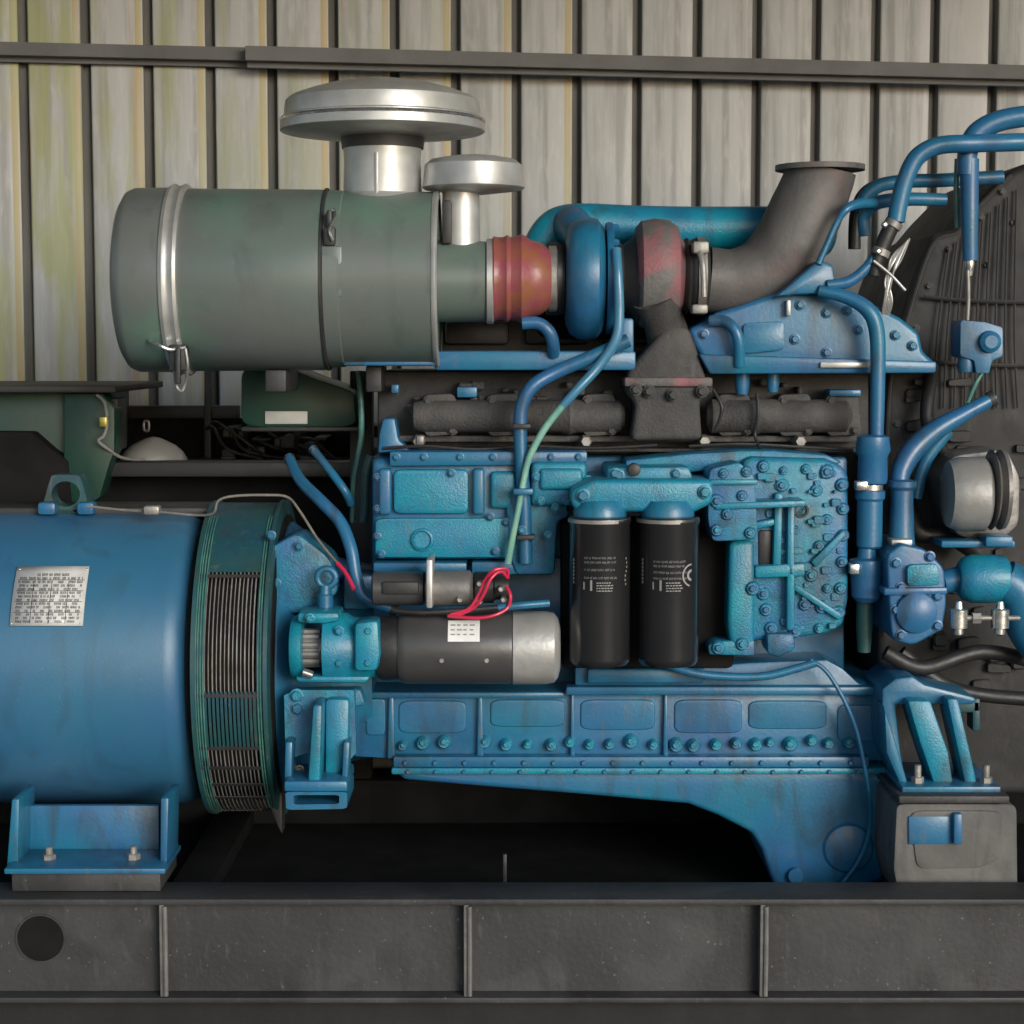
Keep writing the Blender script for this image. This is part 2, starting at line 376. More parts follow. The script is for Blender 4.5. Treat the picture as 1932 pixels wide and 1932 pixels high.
# green control cabinet left
gc = thing("green_cabinet", "dark green steel cabinet with a black panel painted as its shaded recess behind the alternator at the left edge", "cabinet", P(80, 960, .6))
bm = B(); prism(bm, [(-260, 738), (165, 738), (165, 965), (-260, 965)], .50, .95, .005); obj("cabinet_body", bm, GREEN, gc)
bm = B(); prism(bm, [(120, 742), (192, 742), (216, 770), (216, 850), (205, 880), (188, 940), (140, 965), (120, 965)], .46, .54, .004); obj("side_panel", bm, GREEN, gc)
bm = B(); prism(bm, [(-200, 812), (60, 815), (100, 850), (128, 870), (135, 958), (-200, 958)], .455, .52, .004); obj("recess_shade_panel", bm, VOID, gc)  # black panel painted on the front as the shaded inside
bm = B(); box(bm, -200, 728, 218, 741, .42, .97, .003); obj("lid", bm, DARK, gc)
bm = B(); box(bm, 203, 752, 222, 850, .5, .6, .003); obj("hinge_strip", bm, DARK, gc)
bm = B(); tube(bm, [(183, 745, .44), (198, 762, .43), (202, 800, .43), (196, 822, .43), (186, 832, .43), (205, 848, .45), (232, 864, .5), (280, 868, .6), (340, 869, .66)], 3, 8); obj("wire", bm, PALE, gc)
bm = B(); box(bm, 187, 786, 201, 806, .425, .46, .002); obj("terminal", bm, BRASS, gc)
# second green box behind the air cleaner
g2 = thing("green_box", "green painted housing with a small grey plate, below the air cleaner", "housing", P(560, 805, .5))
bm = B(); prism(bm, round_poly([(455, 696), (545, 694), (600, 716), (668, 738), (672, 806), (455, 806)], 4, .18), .35, .6, .006); obj("housing", bm, GREEN, g2)
bm = B(); box(bm, 500, 776, 580, 800, .345, .352, .001); obj("maker_plate", bm, PLATE, g2)
bm = B(); box(bm, 455, 806, 680, 814, .33, .6, .002); obj("base_flange", bm, DARK, g2)
# support frame between tank and engine
fr = thing("support_post", "dark steel post and beam behind the starter hoses", "post", P(690, 1600, .45))
bm = B(); box(bm, 660, 700, 702, 1300, .5, .56, .003); obj("post", bm, DARK, fr)
bm = B(); box(bm, 195, 872, 700, 900, .52, .60, .004); obj("beam", bm, DARK, fr)
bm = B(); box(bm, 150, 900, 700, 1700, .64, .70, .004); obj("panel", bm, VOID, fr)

# ============================================================ SKID
sk = thing("skid_frame", "black steel skid beam with vertical weld seams under the generator set", "skid", P(966, 1932, 0.1))
YS = -.30
def beam(y0, y1, parent, nm):
    bm = B(); zt_ = P(0, 1697, YS).z; zb_ = P(0, 1893, YS).z; x0, x1 = -2.2, 2.2
    wbox(bm, (x0, y0, zt_ - .011), (x1, y0 + .11, zt_), .002)                        # top flange
    wbox(bm, (x0, y0 + .035, zb_ + .0105), (x1, y0 + .05, zt_ - .0115), 0)               # web
    wbox(bm, (x0, y0, zb_), (x1, y0 + .11, zb_ + .010), .002)
    return bm
fb = obj("front_beam", beam(YS, 0, sk, ""), SKID, sk)
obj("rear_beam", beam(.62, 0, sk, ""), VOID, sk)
for u in (303, 879, 1440, -300, 2100):
    bm = B(); o = P(u, 1697, YS); zt_ = o.z - .0115; zb_ = P(0, 1893, YS).z + .0105
    wbox(bm, (o.x - .004, YS + .004, zb_), (o.x + .004, YS + .0345, zt_), .001)
    tube(bm, [(o.x + .006, YS + .003, zb_ + .002), (o.x + .0065, YS + .0028, (zb_ + zt_) / 2), (o.x + .006, YS + .003, zt_ - .002)], .0045, 8, raw=True)
    obj("stiffener", bm, mat("worn_weld_steel", (.14, .135, .125), (.10, .095, .09), .6, scale=30, bump=.5), sk)
bm = B(); ly(bm, 77, 1770, YS + .034, [(0.0, 47), (-.003, 47), (-.003, 44), (0.0, 44)], 40, False); obj("hole_rim", bm, SKID, sk)
bm = B(); ly(bm, 77, 1770, YS + .034, [(-.0015, 45), (0.0005, 45)], 40); obj("hole_shade_disc", bm, VOID, sk)  # flat black disc painted as the shade inside the hole
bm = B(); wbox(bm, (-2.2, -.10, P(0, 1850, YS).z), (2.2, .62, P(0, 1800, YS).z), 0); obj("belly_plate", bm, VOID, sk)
for u in (340, 1640):
    bm = B(); c = P(u, 1690, -.1); wbox(bm, (c.x - .04, -.19, c.z - .12), (c.x + .04, .62, c.z - .013), .003); obj("cross_member", bm, VOID, sk)
bm = B(); box(bm, 949, 1612, 956, 1672, .0, .01, .001); obj("drain_rod", bm, DARK, sk)
lb = B(); wbox(lb, (-2.2, YS + .05, .0), (2.2, .62, P(0, 1894, YS).z), .004)
o = obj("base_plinth", lb, mat("plinth_black", (.009, .009, .009), (.013, .013, .013), .9, scale=6, bump=.4)); tag(o, "low black plinth under the steel skid beam, at the bottom edge", "plinth")

# ============================================================ ALTERNATOR
YA = .15; VC = 1238
alt = thing("alternator", "large blue drum shaped generator with maker plate at the left, feet bolted to the skid", "alternator", P(190, 1650, YA))
oz = P(966, VC, YA); RA = 274 * S(VC, YA)
bm = B(); lx(bm, VC, YA, [(-420, 262), (-412, 274), (318, 274), (340, 268), (356, 254), (362, 236), (362, 60)], 96); obj("drum", bm, ALTB, alt)
def on_alt(x, z, off):
    return Vector((x, oz.y - math.sqrt(max((RA + off) ** 2 - (z - oz.z) ** 2, 0)), z))
def curved_quad(bm, u0, u1, v0, v1, off, yg, nz=6):
    x0, x1 = P(u0, (v0 + v1) / 2, yg).x, P(u1, (v0 + v1) / 2, yg).x
    za, zb_ = P(0, v0, yg).z, P(0, v1, yg).z
    rows = []
    for i in range(nz + 1):
        z = za + (zb_ - za) * i / nz
        rows.append([bm.verts.new(on_alt(x, z, off)) for x in (x0, x1)])
    for a, b in zip(rows, rows[1:]): bm.faces.new((a[0], a[1], b[1], b[0]))
def prism_curved(bm, u0, u1, v0, v1, off, th, yg):
    curved_quad(bm, u0, u1, v0, v1, off + th, yg, 10)
YN = YA - .245
bm = B(); curved_quad(bm, 25, 162, 1074, 1177, .003, YN, 10); npl = obj("maker_plate", bm, PLATE, alt)
so_ = npl.modifiers.new("t", 'SOLIDIFY'); so_.thickness = .0025; so_.offset = 1
bm = B(); rows = [1084 + 6.3 * i for i in range(14)]
for i, v in enumerate(rows):
    if i in (2, 5, 8, 11): curved_quad(bm, 30, 157, v - 1.2, v - .4, .0062, YN, 1)
    u = 66 if i == 0 else 32 + random.uniform(0, 4)
    while u < (128 if i == 0 else 152):
        wd = random.randint(2, 7)
        for k in range(wd):                              # letter sized marks
            lw = random.uniform(1.0, 1.9)
            if u + lw > 155: break
            curved_quad(bm, u, u + lw * .62, v + .4, v + 4.8, .0063, YN, 1)
            if random.random() < .7: q_ = v + random.choice((.6, 2.0, 3.6)); curved_quad(bm, u + lw * .42, u + lw, q_, q_ + 1.1, .0063, YN, 1)
            u += lw + .7
        u += random.choice((2.2, 3.5, 9))
for u in (62, 96, 128): curved_quad(bm, u, u + 1, 1101, 1172, .0062, YN, 8)
obj("printing", bm, INK, npl)
for u, v in ((29, 1078), (158, 1078), (29, 1173), (158, 1173)):
    p_ = on_alt(P(u, v, YN).x, P(u, v, YN).z, .004); bm = B(); bmesh.ops.create_uvsphere(bm, u_segments=10, v_segments=6, radius=.0024, matrix=Matrix.Translation(p_)); obj("rivet", bm, BRIGHT, npl)
# lifting eye
bm = B()
outer = round_poly([(75, 975), (92, 912), (98, 896), (148, 896), (156, 912), (172, 975)], 3, .2)
f_ = [P(u, v, .10) for u, v in outer]
hc = [(124 + 27 * math.cos(2 * math.pi * i / 28), 932 + 24 * math.sin(2 * math.pi * i / 28)) for i in range(28)]
def plate_hole(bm, outer, hole, y0, y1):
    ov = [bm.verts.new(P(u, v, y0)) for u, v in outer]; hv = [bm.verts.new(P(u, v, y0)) for u, v in hole]
    eo = [bm.edges.new((ov[i], ov[(i + 1) % len(ov)])) for i in range(len(ov))]; eh = [bm.edges.new((hv[i], hv[(i + 1) % len(hv)])) for i in range(len(hv))]
    r = bmesh.ops.triangle_fill(bm, use_beauty=True, use_dissolve=False, edges=eo + eh)
    fs = [g for g in r['geom'] if isinstance(g, bmesh.types.BMFace)]
    e = bmesh.ops.extrude_face_region(bm, geom=fs)
    for g in e['geom']:
        if isinstance(g, bmesh.types.BMVert): g.co.y += (y1 - y0)
plate_hole(bm, outer, hc, .12, .17); obj("lifting_eye", bm, ALTG, alt)
bm = B(); box(bm, 70, 948, 104, 972, .09, .13, .006); box(bm, 144, 948, 176, 972, .09, .13, .006); obj("eye_base", bm, BLUE, alt)
bm = B(); box(bm, -300, 958, 395, 976, YA - .03, YA + .12, .004); obj("top_rail", bm, DARK, alt)
# feet
bm = B()
box(bm, 45, 1520, 300, 1640, -.13, -.115, .002)
ft = obj("foot", bm, BLUE, alt)
bm = B(); prism(bm, [(22, 1508), (36, 1508), (34, 1640), (12, 1640)], -.215, -.10, .003); obj("foot_gusset", bm, BLUE, ft)
bm = B(); prism(bm, [(303, 1506), (318, 1506), (315, 1640), (302, 1640)], -.215, -.10, .003); obj("foot_gusset", bm, BLUE, ft)
bm = B(); z_ = P(0, 1648, -.26).z; xa, xb = P(12, 1640, -.25).x, P(314, 1640, -.25).x
wbox(bm, (xa, -.265, z_), (xb, -.10, z_ + .010), .002); obj("foot_flange", bm, BLUE, ft)
vbolt(93, 1630, -.20, 13, STEEL, ft); vbolt(252, 1628, -.20, 13, STEEL, ft)
# shim/rail under the foot
bm = B(); z2 = P(0, 1697, YS).z; wbox(bm, (xa + .01, -.255, z2 + .001), (xb - .01, -.09, z_ - .001), .003); obj("foot_packer", bm, SKID, alt)
# fan guard
bm = B(); lx(bm, VC, YA, [(362, 268), (520, 268)], 96); obj("fan_drum", bm, VOID, alt)
RG = 294
gd = None
bm = B()
lx(bm, VC, YA, [(371, 262), (371, RG), (379, RG), (379, RG - 4), (376, 262)], 96, False)
gd = obj("guard_ring", bm, ALTG, alt)
bm = B(); lx(bm, VC, YA, [(505, 262), (505, RG + 2), (513, RG + 2), (516, 262)], 96, False); obj("guard_ring", bm, ALTG, alt)
def arc_wire(bm, u, a0, a1, r, rad, n=26):
    x = P(u, VC, YA - .22).x; pts = []
    for i in range(n + 1):
        a = R(a0 + (a1 - a0) * i / n); pts.append((x, oz.y - math.cos(a) * r, oz.z + math.sin(a) * r))
    tube(bm, pts, rad, 6, 1, raw=True)
def arc_plate(bm, u0, u1, a0, a1, r, th=.002, n=14, ext=0):
    x0, x1 = P(u0, VC, YA - .22).x, P(u1, VC, YA - .22).x; q = []
    for i in range(n + 1):
        a = R(a0 + (a1 - a0) * i / n)
        q.append([bm.verts.new((x, oz.y - math.cos(a) * rr, oz.z + math.sin(a) * rr)) for x, rr in ((x0, r), (x1, r), (x1, r - th), (x0, r - th))])
    for a, b in zip(q, q[1:]):
        for k in range(4): bm.faces.new((a[k], a[(k + 1) % 4], b[(k + 1) % 4], b[k]))
    bm.faces.new(q[0]); bm.faces.new(q[-1][::-1])
RGm = (RG - 3) * S(VC, YA)
bm = B()
for i in range(17): arc_wire(bm, 383 + i * 7.5, -88, 88, RGm - .003, .0010 if i % 2 else .0014)
obj("guard_wires", bm, STEEL, gd)
bm = B()
arc_plate(bm, 379, 505, 40, 95, RGm - .001)
arc_plate(bm, 379, 398, -30, 40, RGm - .0012)
arc_plate(bm, 494, 505, -60, 40, RGm - .0012)
for i in range(13): arc_plate(bm, 397 + i * 7.6, 397 + i * 7.6 + 4.6, -24, -3, RGm - .0005, .003)
obj("guard_panel", bm, ALTG, gd)
bm = B()
for a in (37.5, -5, -25, -34, -43, -52): arc_plate(bm, 379, 505, a, a + 1.3, RGm + .001, .002)
obj("guard_tie", bm, DARK, gd)
bm = B()
for i, u in enumerate((382, 386, 391, 396, 497, 502)): arc_wire(bm, u, -70, 70, RGm + .0006, .0013)
obj("guard_edge_rods", bm, LBLUE if False else GRNT, gd)
bm = B(); prism(bm, [(500, 1500), (512, 1480), (532, 1500), (532, 1575), (524, 1560)], .0, .05, .003); obj("guard_bracket", bm, DARK, alt)
# loose sense wire over the alternator
bm = B(); tube(bm, [(165, 955, .05), (230, 962, .05), (300, 966, .04), (370, 972, .04), (402, 968, .02), (412, 945, .02), (440, 936, .02), (500, 934, .02), (542, 938, .02), (566, 965, .0), (600, 1018, -.02), (636, 1062, -.05)], 2.6, 8)
wr = obj("sense_wire", bm, CABLE, alt)
bm = B(); tube(bm, [(636, 1062, -.05), (650, 1078, -.06), (660, 1095, -.07), (668, 1112, -.08)], 4, 8); obj("red_sleeve", bm, REDW, wr)
bm = B(); box(bm, 270, 955, 300, 972, .02, .05, .004); obj("cable_tie", bm, STEEL, wr)

# ============================================================ ENGINE
en = thing("diesel_engine", "blue painted diesel engine with turbocharger, black oil filters and starter motor", "engine", P(1150, 1690, .3))
# -- flywheel housing
bm = B(); lx(bm, VC + 8, .2, [(488, 190), (490, 256), (500, 262), (530, 262), (546, 250), (560, 225), (600, 200), (640, 190), (700, 180)], 80)
fh = obj("flywheel_housing", bm, BLUE, en)
bm = B(); prism(bm, round_poly([(505, 1035), (560, 1005), (625, 1055), (640, 1120), (560, 1160), (510, 1150)], 3, .2), -.03, .1, .008); obj("housing_boss", bm, CAST, fh)
bm = B(); prism(bm, [(505, 1296), (680, 1300), (690, 1330), (600, 1350), (520, 1340)], -.03, .1, .006); obj("housing_foot", bm, CAST, fh)
for u, v in ((512, 1010), (522, 1100), (524, 1180), (519, 1330), (565, 1030)): bolt(u, v, -.04, 7, BLUE, fh)
# -- block
bm = B()
box(bm, 700, 1050, 1594, 1300, .12, .62, .01)
prism(bm, [(668, 1302), (1668, 1302), (1680, 1320), (1680, 1436), (742, 1440), (738, 1432), (668, 1428)], .03, .62, .008)
block = obj("engine_block", bm, BLUE, en)
bm = B()
box(bm, 700, 860, 1600, 1060, .14, .60, .01)
obj("upper_block", bm, BLUE, en)
# skirt panels: cast ribs between recessed panels
bm = B()
for u, wd in ((738, 9), (906, 8), (1080, 5), (1256, 6), (1668, 8)):
    prism(bm, [(u - wd / 2, 1310), (u + wd / 2, 1310), (u + wd * .8, 1432), (u - wd * .8, 1432)], .015, .04, .003)
box(bm, 1068, 1296, 1685, 1312, -.005, .05, .004)
box(bm, 700, 1306, 1066, 1318, .012, .05, .004)
prism(bm, [(742, 1428), (1640, 1428), (1640, 1448), (742, 1448)], .0, .05, .003)
obj("block_ribs", bm, BLUE, block)
bm = B()
for u0, v0, u1, v1 in ((690, 1318, 728, 1388), (752, 1322, 880, 1384), (925, 1320, 1066, 1372), (1095, 1320, 1236, 1378), (1272, 1320, 1400, 1384), (1412, 1322, 1560, 1376), (1580, 1330, 1655, 1400)):
    prism(bm, round_poly([(u0, v0), (u1, v0), (u1, v1), (u0, v1)], 4, .2), .0265, .035, .0033, 4)
obj("cast_panels", bm, BLUE, block)
# water jacket bosses and bolts
for i, u in enumerate((760, 798, 838, 915, 955, 995, 1040, 1075, 1112, 1150, 1190, 1232, 1275, 1308, 1350, 1388, 1425, 1452, 1490, 1530, 1562, 1600)):
    bm = B(); v = 1402 + random.uniform(-6, 4); r = random.uniform(8, 13)
    ly(bm, u, v, .03, [(.002, r * 1.2), (-.012, r), (-.016, r * .8)], 20)
    o = obj("boss", bm, TEAL if i % 3 else CAST, block)
    bolt(u, v, .0142, r * .55, TEAL, block, washer=False)
# bottom flange bolts
for i in range(16): bolt(765 + i * 56, 1439, .0, 5, BLUE, block, washer=False)
# -- oil pan
bm = B()
pan = [(742, 1452), (1668, 1452), (1676, 1470), (1674, 1640), (1664, 1664), (1604, 1678), (1462, 1676), (1452, 1650), (1436, 1602), (1418, 1572), (1356, 1540), (1300, 1518), (1100, 1500), (900, 1484), (760, 1472)]
prism(bm, pan, .02, .55, .016, 4); op = obj("oil_pan", bm, BLUE, en)
bm = B(); box(bm, 738, 1449, 1672, 1462, .0, .56, .004); obj("pan_flange", bm, TEAL, op)
for i in range(17): bolt(770 + i * 53, 1456, .0, 4.5, BLUE, op, washer=False)
bm = B(); ly(bm, 1600, 1600, .02, [(.002, 50), (-.006, 44), (-.010, 30)], 32); obj("pan_dimple", bm, BLUE, op)
bm = B(); ly(bm, 1500, 1650, .02, [(.002, 16), (-.012, 14)], 24); obj("drain_boss", bm, BLUE, op); 
# -- oil cooler housing (left upper)
bm = B()
box(bm, 702, 866, 1000, 1056, .02, .16, .012, 3)
prism(bm, [(735, 852), (1108, 852), (1108, 872), (1010, 878), (735, 880)], .0, .14, .004)
oc = obj("oil_cooler_housing", bm, BLUE, en)
bm = B(); prism(bm, round_poly([(742, 886), (884, 886), (884, 970), (742, 970)], 3, .12), .006, .03, .006); obj("cooler_panel", bm, TEAL, oc)
bm = B(); prism(bm, round_poly([(708, 978), (985, 978), (1005, 1010), (985, 1052), (708, 1052)], 3, .1), .004, .03, .007); obj("lower_panel", bm, TEAL, oc)
for u0, u1 in ((714, 738), (892, 914)):
    bm = B(); prism(bm, [(u0, 884), (u1, 884), (u1, 972), (u0, 972)], -.006, .02, .006, 3); obj("cooler_rib", bm, BLUE, oc)
bm = B(); ly(bm, 797, 1018, .004, [(.002, 22), (-.007, 21), (-.009, 17), (-.004, 15), (-.004, 3)], 30); obj("plug", bm, TEAL, oc)
bm = B(); box(bm, 925, 890, 975, 960, -.0, .03, .008, 3); obj("pad", bm, TEAL, oc)
bm = B(); box(bm, 704, 1062, 880, 1080, -.01, .1, .003); box(bm, 890, 1060, 1010, 1084, .01, .1, .003); obj("lower_rail", bm, BLUE, oc)
for u, v in ((712, 900), (712, 960), (925, 975), (852, 892), (720, 1045), (935, 1040), (748, 862), (800, 862), (868, 862), (930, 862), (985, 862), (712, 1012), (955, 985), (1040, 862), (1092, 862)): bolt(u, v, .0, 6, BLUE, oc)
# middle block right of the cooler
bm = B(); box(bm, 1002, 872, 1108, 955, -.02, .14, .01, 3); box(bm, 1018, 884, 1100, 925, -.03, -.01, .008, 3)
prism(bm, [(952, 920), (1060, 920), (1075, 975), (1052, 985), (1046, 1085), (975, 1085), (960, 1050)], .0, .14, .008); mb = obj("pipe_junction_casting", bm, CAST, en)
bm = B(); box(bm, 1060, 1060, 1150, 1100, .02, .14, .01); obj("lug", bm, ALTG, mb)
for u, v in ((1020, 945), (1048, 958), (1070, 945), (1090, 935), (985, 1000), (1035, 1010), (1012, 900), (1110, 905), (1092, 962)): bolt(u, v, -.022, 6.5, CAST, mb)
# -- filter head
bm = B()
prism(bm, [(1078, 925), (1120, 905), (1345, 905), (1345, 950), (1320, 962), (1300, 972), (1220, 966), (1090, 968), (1076, 950)], -.13, .12, .010, 3)
prism(bm, [(1145, 882), (1300, 880), (1310, 908), (1145, 912)], -.08, .12, .007)
fhd = obj("filter_head", bm, TEAL, en)
bm = B(); lz(bm, 1132, -.11, [(976, 50), (960, 50), (944, 40)], 36); lz(bm, 1260, -.11, [(976, 50), (960, 50), (944, 40)], 36); obj("filter_seat", bm, BLUE, fhd)
for u, v in ((1160, 893), (1195, 886), (1168, 896), (1275, 893)): bolt(u, v, -.08, 8, BLUE, fhd)
bolt(1100, 935, -.132, 10, BLUE, fhd); bolt(1330, 928, -.132, 10, TEAL, fhd)
bm = B(); ly(bm, 1196, 886, -.08, [(0, 13), (-.012, 12), (-.014, 8)], 20); obj("sensor", bm, DARK, fhd)
bm = B(); box(bm, 1060, 985, 1385, 1262, .0, .13, .01); obj("block_recess_shade", bm, VOID, en)  # black box puts painted shade behind the oil filters
# -- oil filters
def oil_filter(uc, yc, first):
    bm = B(); Rf = 57
    lz(bm, uc, yc, [(1254, Rf - 16), (1252, Rf - 6), (1246, Rf - 1), (1238, Rf), (990, Rf), (984, Rf + 2), (978, Rf + 2), (974, Rf), (972, Rf - 14)], 64)
    o = obj("oil_filter", bm, FILT, en, label=first[0])
    bm = B(); lz(bm, uc, yc, [(984, Rf + 2.6), (977, Rf + 2.6)], 64, False); obj("rim_band", bm, STEEL, o)
    # printed lines wrapping the can
    bm = B(); c = P(uc, 1080, yc); s = S(1080, yc); rr = Rf * s + .0006
    def q(a0, a1, v0, v1):
        z0, z1 = P(uc, v0, yc).z, P(uc, v1, yc).z; n = max(1, int(abs(a1 - a0) / 6))
        pr = None
        for i in range(n + 1):
            a = R(a0 + (a1 - a0) * i / n); e = [bm.verts.new((c.x + rr * math.sin(a), c.y - rr * math.cos(a), z)) for z in (z0, z1)]
            if pr: bm.faces.new((pr[0], pr[1], e[1], e[0]))
            pr = e
    for v in first[1]:
        a = -32
        while a < 26:
            for k in range(random.randint(2, 6)):
                q(a, a + .5, v, v + 4)
                if random.random() < .7: vv_ = v + random.choice((0, 1.6, 3.2)); q(a, a + 1.3, vv_, vv_ + .9)
                a += 2.1
            a += 1.6
    for v in range(1092, 1110, 5):
        a = -8
        while a < 20: wd = random.uniform(2, 6); q(a, a + wd, v, v + 2); a += wd + 1.5
    q(-20, -16, 1088, 1108); q(-34, -31, 1092, 1106)
    for k in range(7):
        a = 55 + 3 * math.sin(k); q(a, a + 3.5, 1048 + k * 8, 1052 + k * 8)
        q(-62, -57, 1050 + k * 7, 1055 + k * 7)
    obj("printing", bm, PALE, o)
    return o
oil_filter(1131, -.115, ("left black oil filter with pale printed lines", (1045, 1053, 1067, 1082)))
f2 = oil_filter(1260, -.115, ("right black oil filter with pale lines and round emblem", (1052, 1060, 1072, 1083)))
bm = B(); c = P(1298, 1080, -.15)
# round emblem at the right of the second filter
a_ = R(44); Rf = 57 * S(1080, -.115) + .0008; cc = P(1260, 1080, -.115)
nrm = Vector((math.sin(a_), -math.cos(a_), 0)); tg = Vector((math.cos(a_), math.sin(a_), 0))
for r0, r1 in ((18, 15.5), (9, 5)):
    vv = []
    for i in range(29):
        t = 2 * math.pi * i / 28; row = []
        for r in (r0, r1):
            ang = a_ + r * math.cos(t) / 57 * 1.15
            row.append(bm.verts.new((cc.x + Rf * math.sin(ang), cc.y - Rf * math.cos(ang), cc.z + r * math.sin(t) * S(1080, -.115) * 1.2)))
        if vv: bm.faces.new((vv[-1][0], vv[-1][1], row[1], row[0]))
        vv.append(row)
obj("emblem", bm, PALE, f2)
# -- gear cover casting (right)
bm = B()
prism(bm, [(1400, 868), (1420, 862), (1560, 866), (1592, 880), (1601, 900), (1601, 1130), (1592, 1180), (1560, 1196), (1500, 1205), (1400, 1212)], -.03, .14, .012, 3)
prism(bm, [(1180, 868), (1300, 856), (1400, 850), (1460, 850), (1560, 858), (1590, 872), (1560, 884), (1400, 882), (1300, 892), (1180, 888)], .0, .14, .006)
prism(bm, round_poly([(1338, 885), (1395, 872), (1425, 900), (1430, 1018), (1345, 1022), (1335, 980)], 3, .15), -.10, .1, .009)
gcv = obj("gear_cover", bm, CAST, en)
bm = B(); prism(bm, [(1376, 1020), (1424, 1020), (1424, 1228), (1380, 1228), (1372, 1180)], -.06, .06, .010, 3); obj("pump_column", bm, TEAL, gcv)
bm = B(); prism(bm, [(1335, 1218), (1350, 1210), (1424, 1208), (1424, 1238), (1338, 1236)], -.06, .04, .005)
prism(bm, [(1446, 1195), (1498, 1195), (1502, 1225), (1470, 1242), (1448, 1234)], -.05, .04, .008); obj("cover_feet", bm, CAST, gcv)
bm = B()
prism(bm, [(1424, 1068), (1520, 1062), (1520, 1088), (1424, 1092)], -.055, -.02, .006)
prism(bm, [(1462, 930), (1478, 930), (1474, 1070), (1458, 1070)], -.05, -.02, .005)
prism(bm, [(1486, 940), (1500, 940), (1500, 1190), (1484, 1190)], -.055, -.02, .005)
prism(bm, [(1424, 985), (1462, 978), (1462, 992), (1424, 1000)], -.05, -.02, .005)
prism(bm, [(1340, 905), (1430, 905), (1430, 915), (1340, 915)], -.11, -.09, .003)
prism(bm, [(1350, 950), (1520, 944), (1520, 956), (1350, 962)], -.108, -.02, .003)
prism(bm, [(1530, 1060), (1590, 1000), (1598, 1010), (1540, 1072)], -.045, -.02, .004)
prism(bm, [(1500, 1100), (1590, 1160), (1584, 1172), (1498, 1114)], -.045, -.02, .004)
obj("cover_ribs", bm, TEAL, gcv)
bm = B(); box(bm, 1431, 1000, 1458, 1066, -.034, .0, .004); obj("window", bm, RUB, gcv)
bm = B(); ly(bm, 1512, 963, -.03, [(.002, 15), (-.004, 14), (-.004, 10), (0, 9)], 24); obj("port", bm, RUB, gcv)
rnd = random.Random(3)
pts = [(1365, 893), (1408, 890), (1440, 880), (1478, 888), (1520, 885), (1560, 890), (1588, 915), (1590, 960), (1590, 1010), (1588, 1060), (1585, 1110), (1582, 1155), (1545, 1185), (1500, 1190), (1445, 1150), (1440, 1120), (1560, 980), (1545, 1030), (1530, 1085), (1560, 1110), (1352, 945), (1352, 1000), (1415, 1005), (1400, 935), (1372, 970), (1518, 1140), (1475, 915), (1540, 925), (1455, 1185), (1420, 1110), (1400, 1215), (1355, 1222), (1470, 1215), (1550, 1145), (1500, 1000)]
for u, v in pts:
    yb = -.10 if (u < 1430 and v < 1022) else (-.06 if u < 1424 else -.03)
    r = rnd.uniform(6, 10)
    bm = B(); ly(bm, u, v, yb, [(.002, r * 1.5), (-.005, r * 1.3), (-.007, r * 1.1)], 18); obj("boss", bm, CAST, gcv)
    bolt(u, v, yb - .006, r * .7, TEAL if rnd.random() < .4 else BLUE, gcv, washer=False)
bm = B()
for i in range(46):
    u, v = rnd.uniform(1435, 1590), rnd.uniform(880, 1185); r = rnd.uniform(4, 12)
    if 1425 < u < 1465 and 995 < v < 1070: continue
    prism(bm, round_poly([(u - r, v - r * .7), (u + r, v - r * .6), (u + r * .8, v + r * .7), (u - r * .9, v + r * .8)], 2, .25), -.03 - rnd.uniform(.003, .012), -.02, .002, 1)
obj("cast_pads", bm, CAST, gcv)
# -- under filters: lines & ledge
bm = B(); prism(bm, [(1085, 1256), (1330, 1258), (1420, 1250), (1560, 1245), (1590, 1262), (1620, 1290), (1680, 1296), (1085, 1300)], .02, .2, .008); obj("side_ledge", bm, BLUE, en)
bm = B(); box(bm, 1108, 1262, 1330, 1290, .0, .05, .006); obj("tappet_cover", bm, BLUE, en)
bm = B(); tube(bm, [(1255, 1252, -.02), (1300, 1268, -.03), (1360, 1276, -.03), (1440, 1276, -.03), (1500, 1262, -.03), (1540, 1250, -.03)], 8); obj("fuel_pipe", bm, BLUE, en)
bm = B(); tube(bm, [(1530, 1245, -.03), (1560, 1268, -.035), (1590, 1316, -.04), (1615, 1375, -.04), (1630, 1440, -.04), (1641, 1510, -.03), (1640, 1570, -.01), (1620, 1625, .0), (1585, 1672, .0)], 4.2); obj("dipstick_tube", bm, BLUE, en)
# -- cylinder head & manifold
bm = B(); box(bm, 712, 700, 1640, 858, .16, .55, .008); hd = obj("cylinder_head", bm, mat("sooty_head", (.035, .036, .038), (.022, .022, .023), .7, scale=10, bump=.6, dirt=(.06, .055, .05), dirt_amt=.5), en)
bm = B(); box(bm, 735, 822, 1620, 834, .11, .2, .003); box(bm, 735, 846, 1640, 853, .1, .2, .003); obj("head_ledge", bm, IRON, hd)
bm = B()
for i in range(60):
    u = rnd.uniform(735, 1610); v = rnd.uniform(712, 815); a = rnd.uniform(8, 30); b_ = rnd.uniform(6, 20)
    box(bm, u, v, u + a, v + b_, rnd.uniform(.10, .15), .17, .003, 1)
obj("head_castings", bm, IRON, hd)
bm = B(); lx(bm, 785, .10, [(775, 10), (780, 26), (800, 31), (1060, 31), (1075, 36), (1090, 31), (1170, 31), (1180, 20)], 32)
em = obj("exhaust_manifold", bm, IRON, en)
bm = B(); lx(bm, 785, .10, [(1335, 20), (1345, 32), (1420, 32), (1428, 37), (1440, 32), (1600, 31), (1612, 12)], 32); obj("manifold_end", bm, IRON, em)
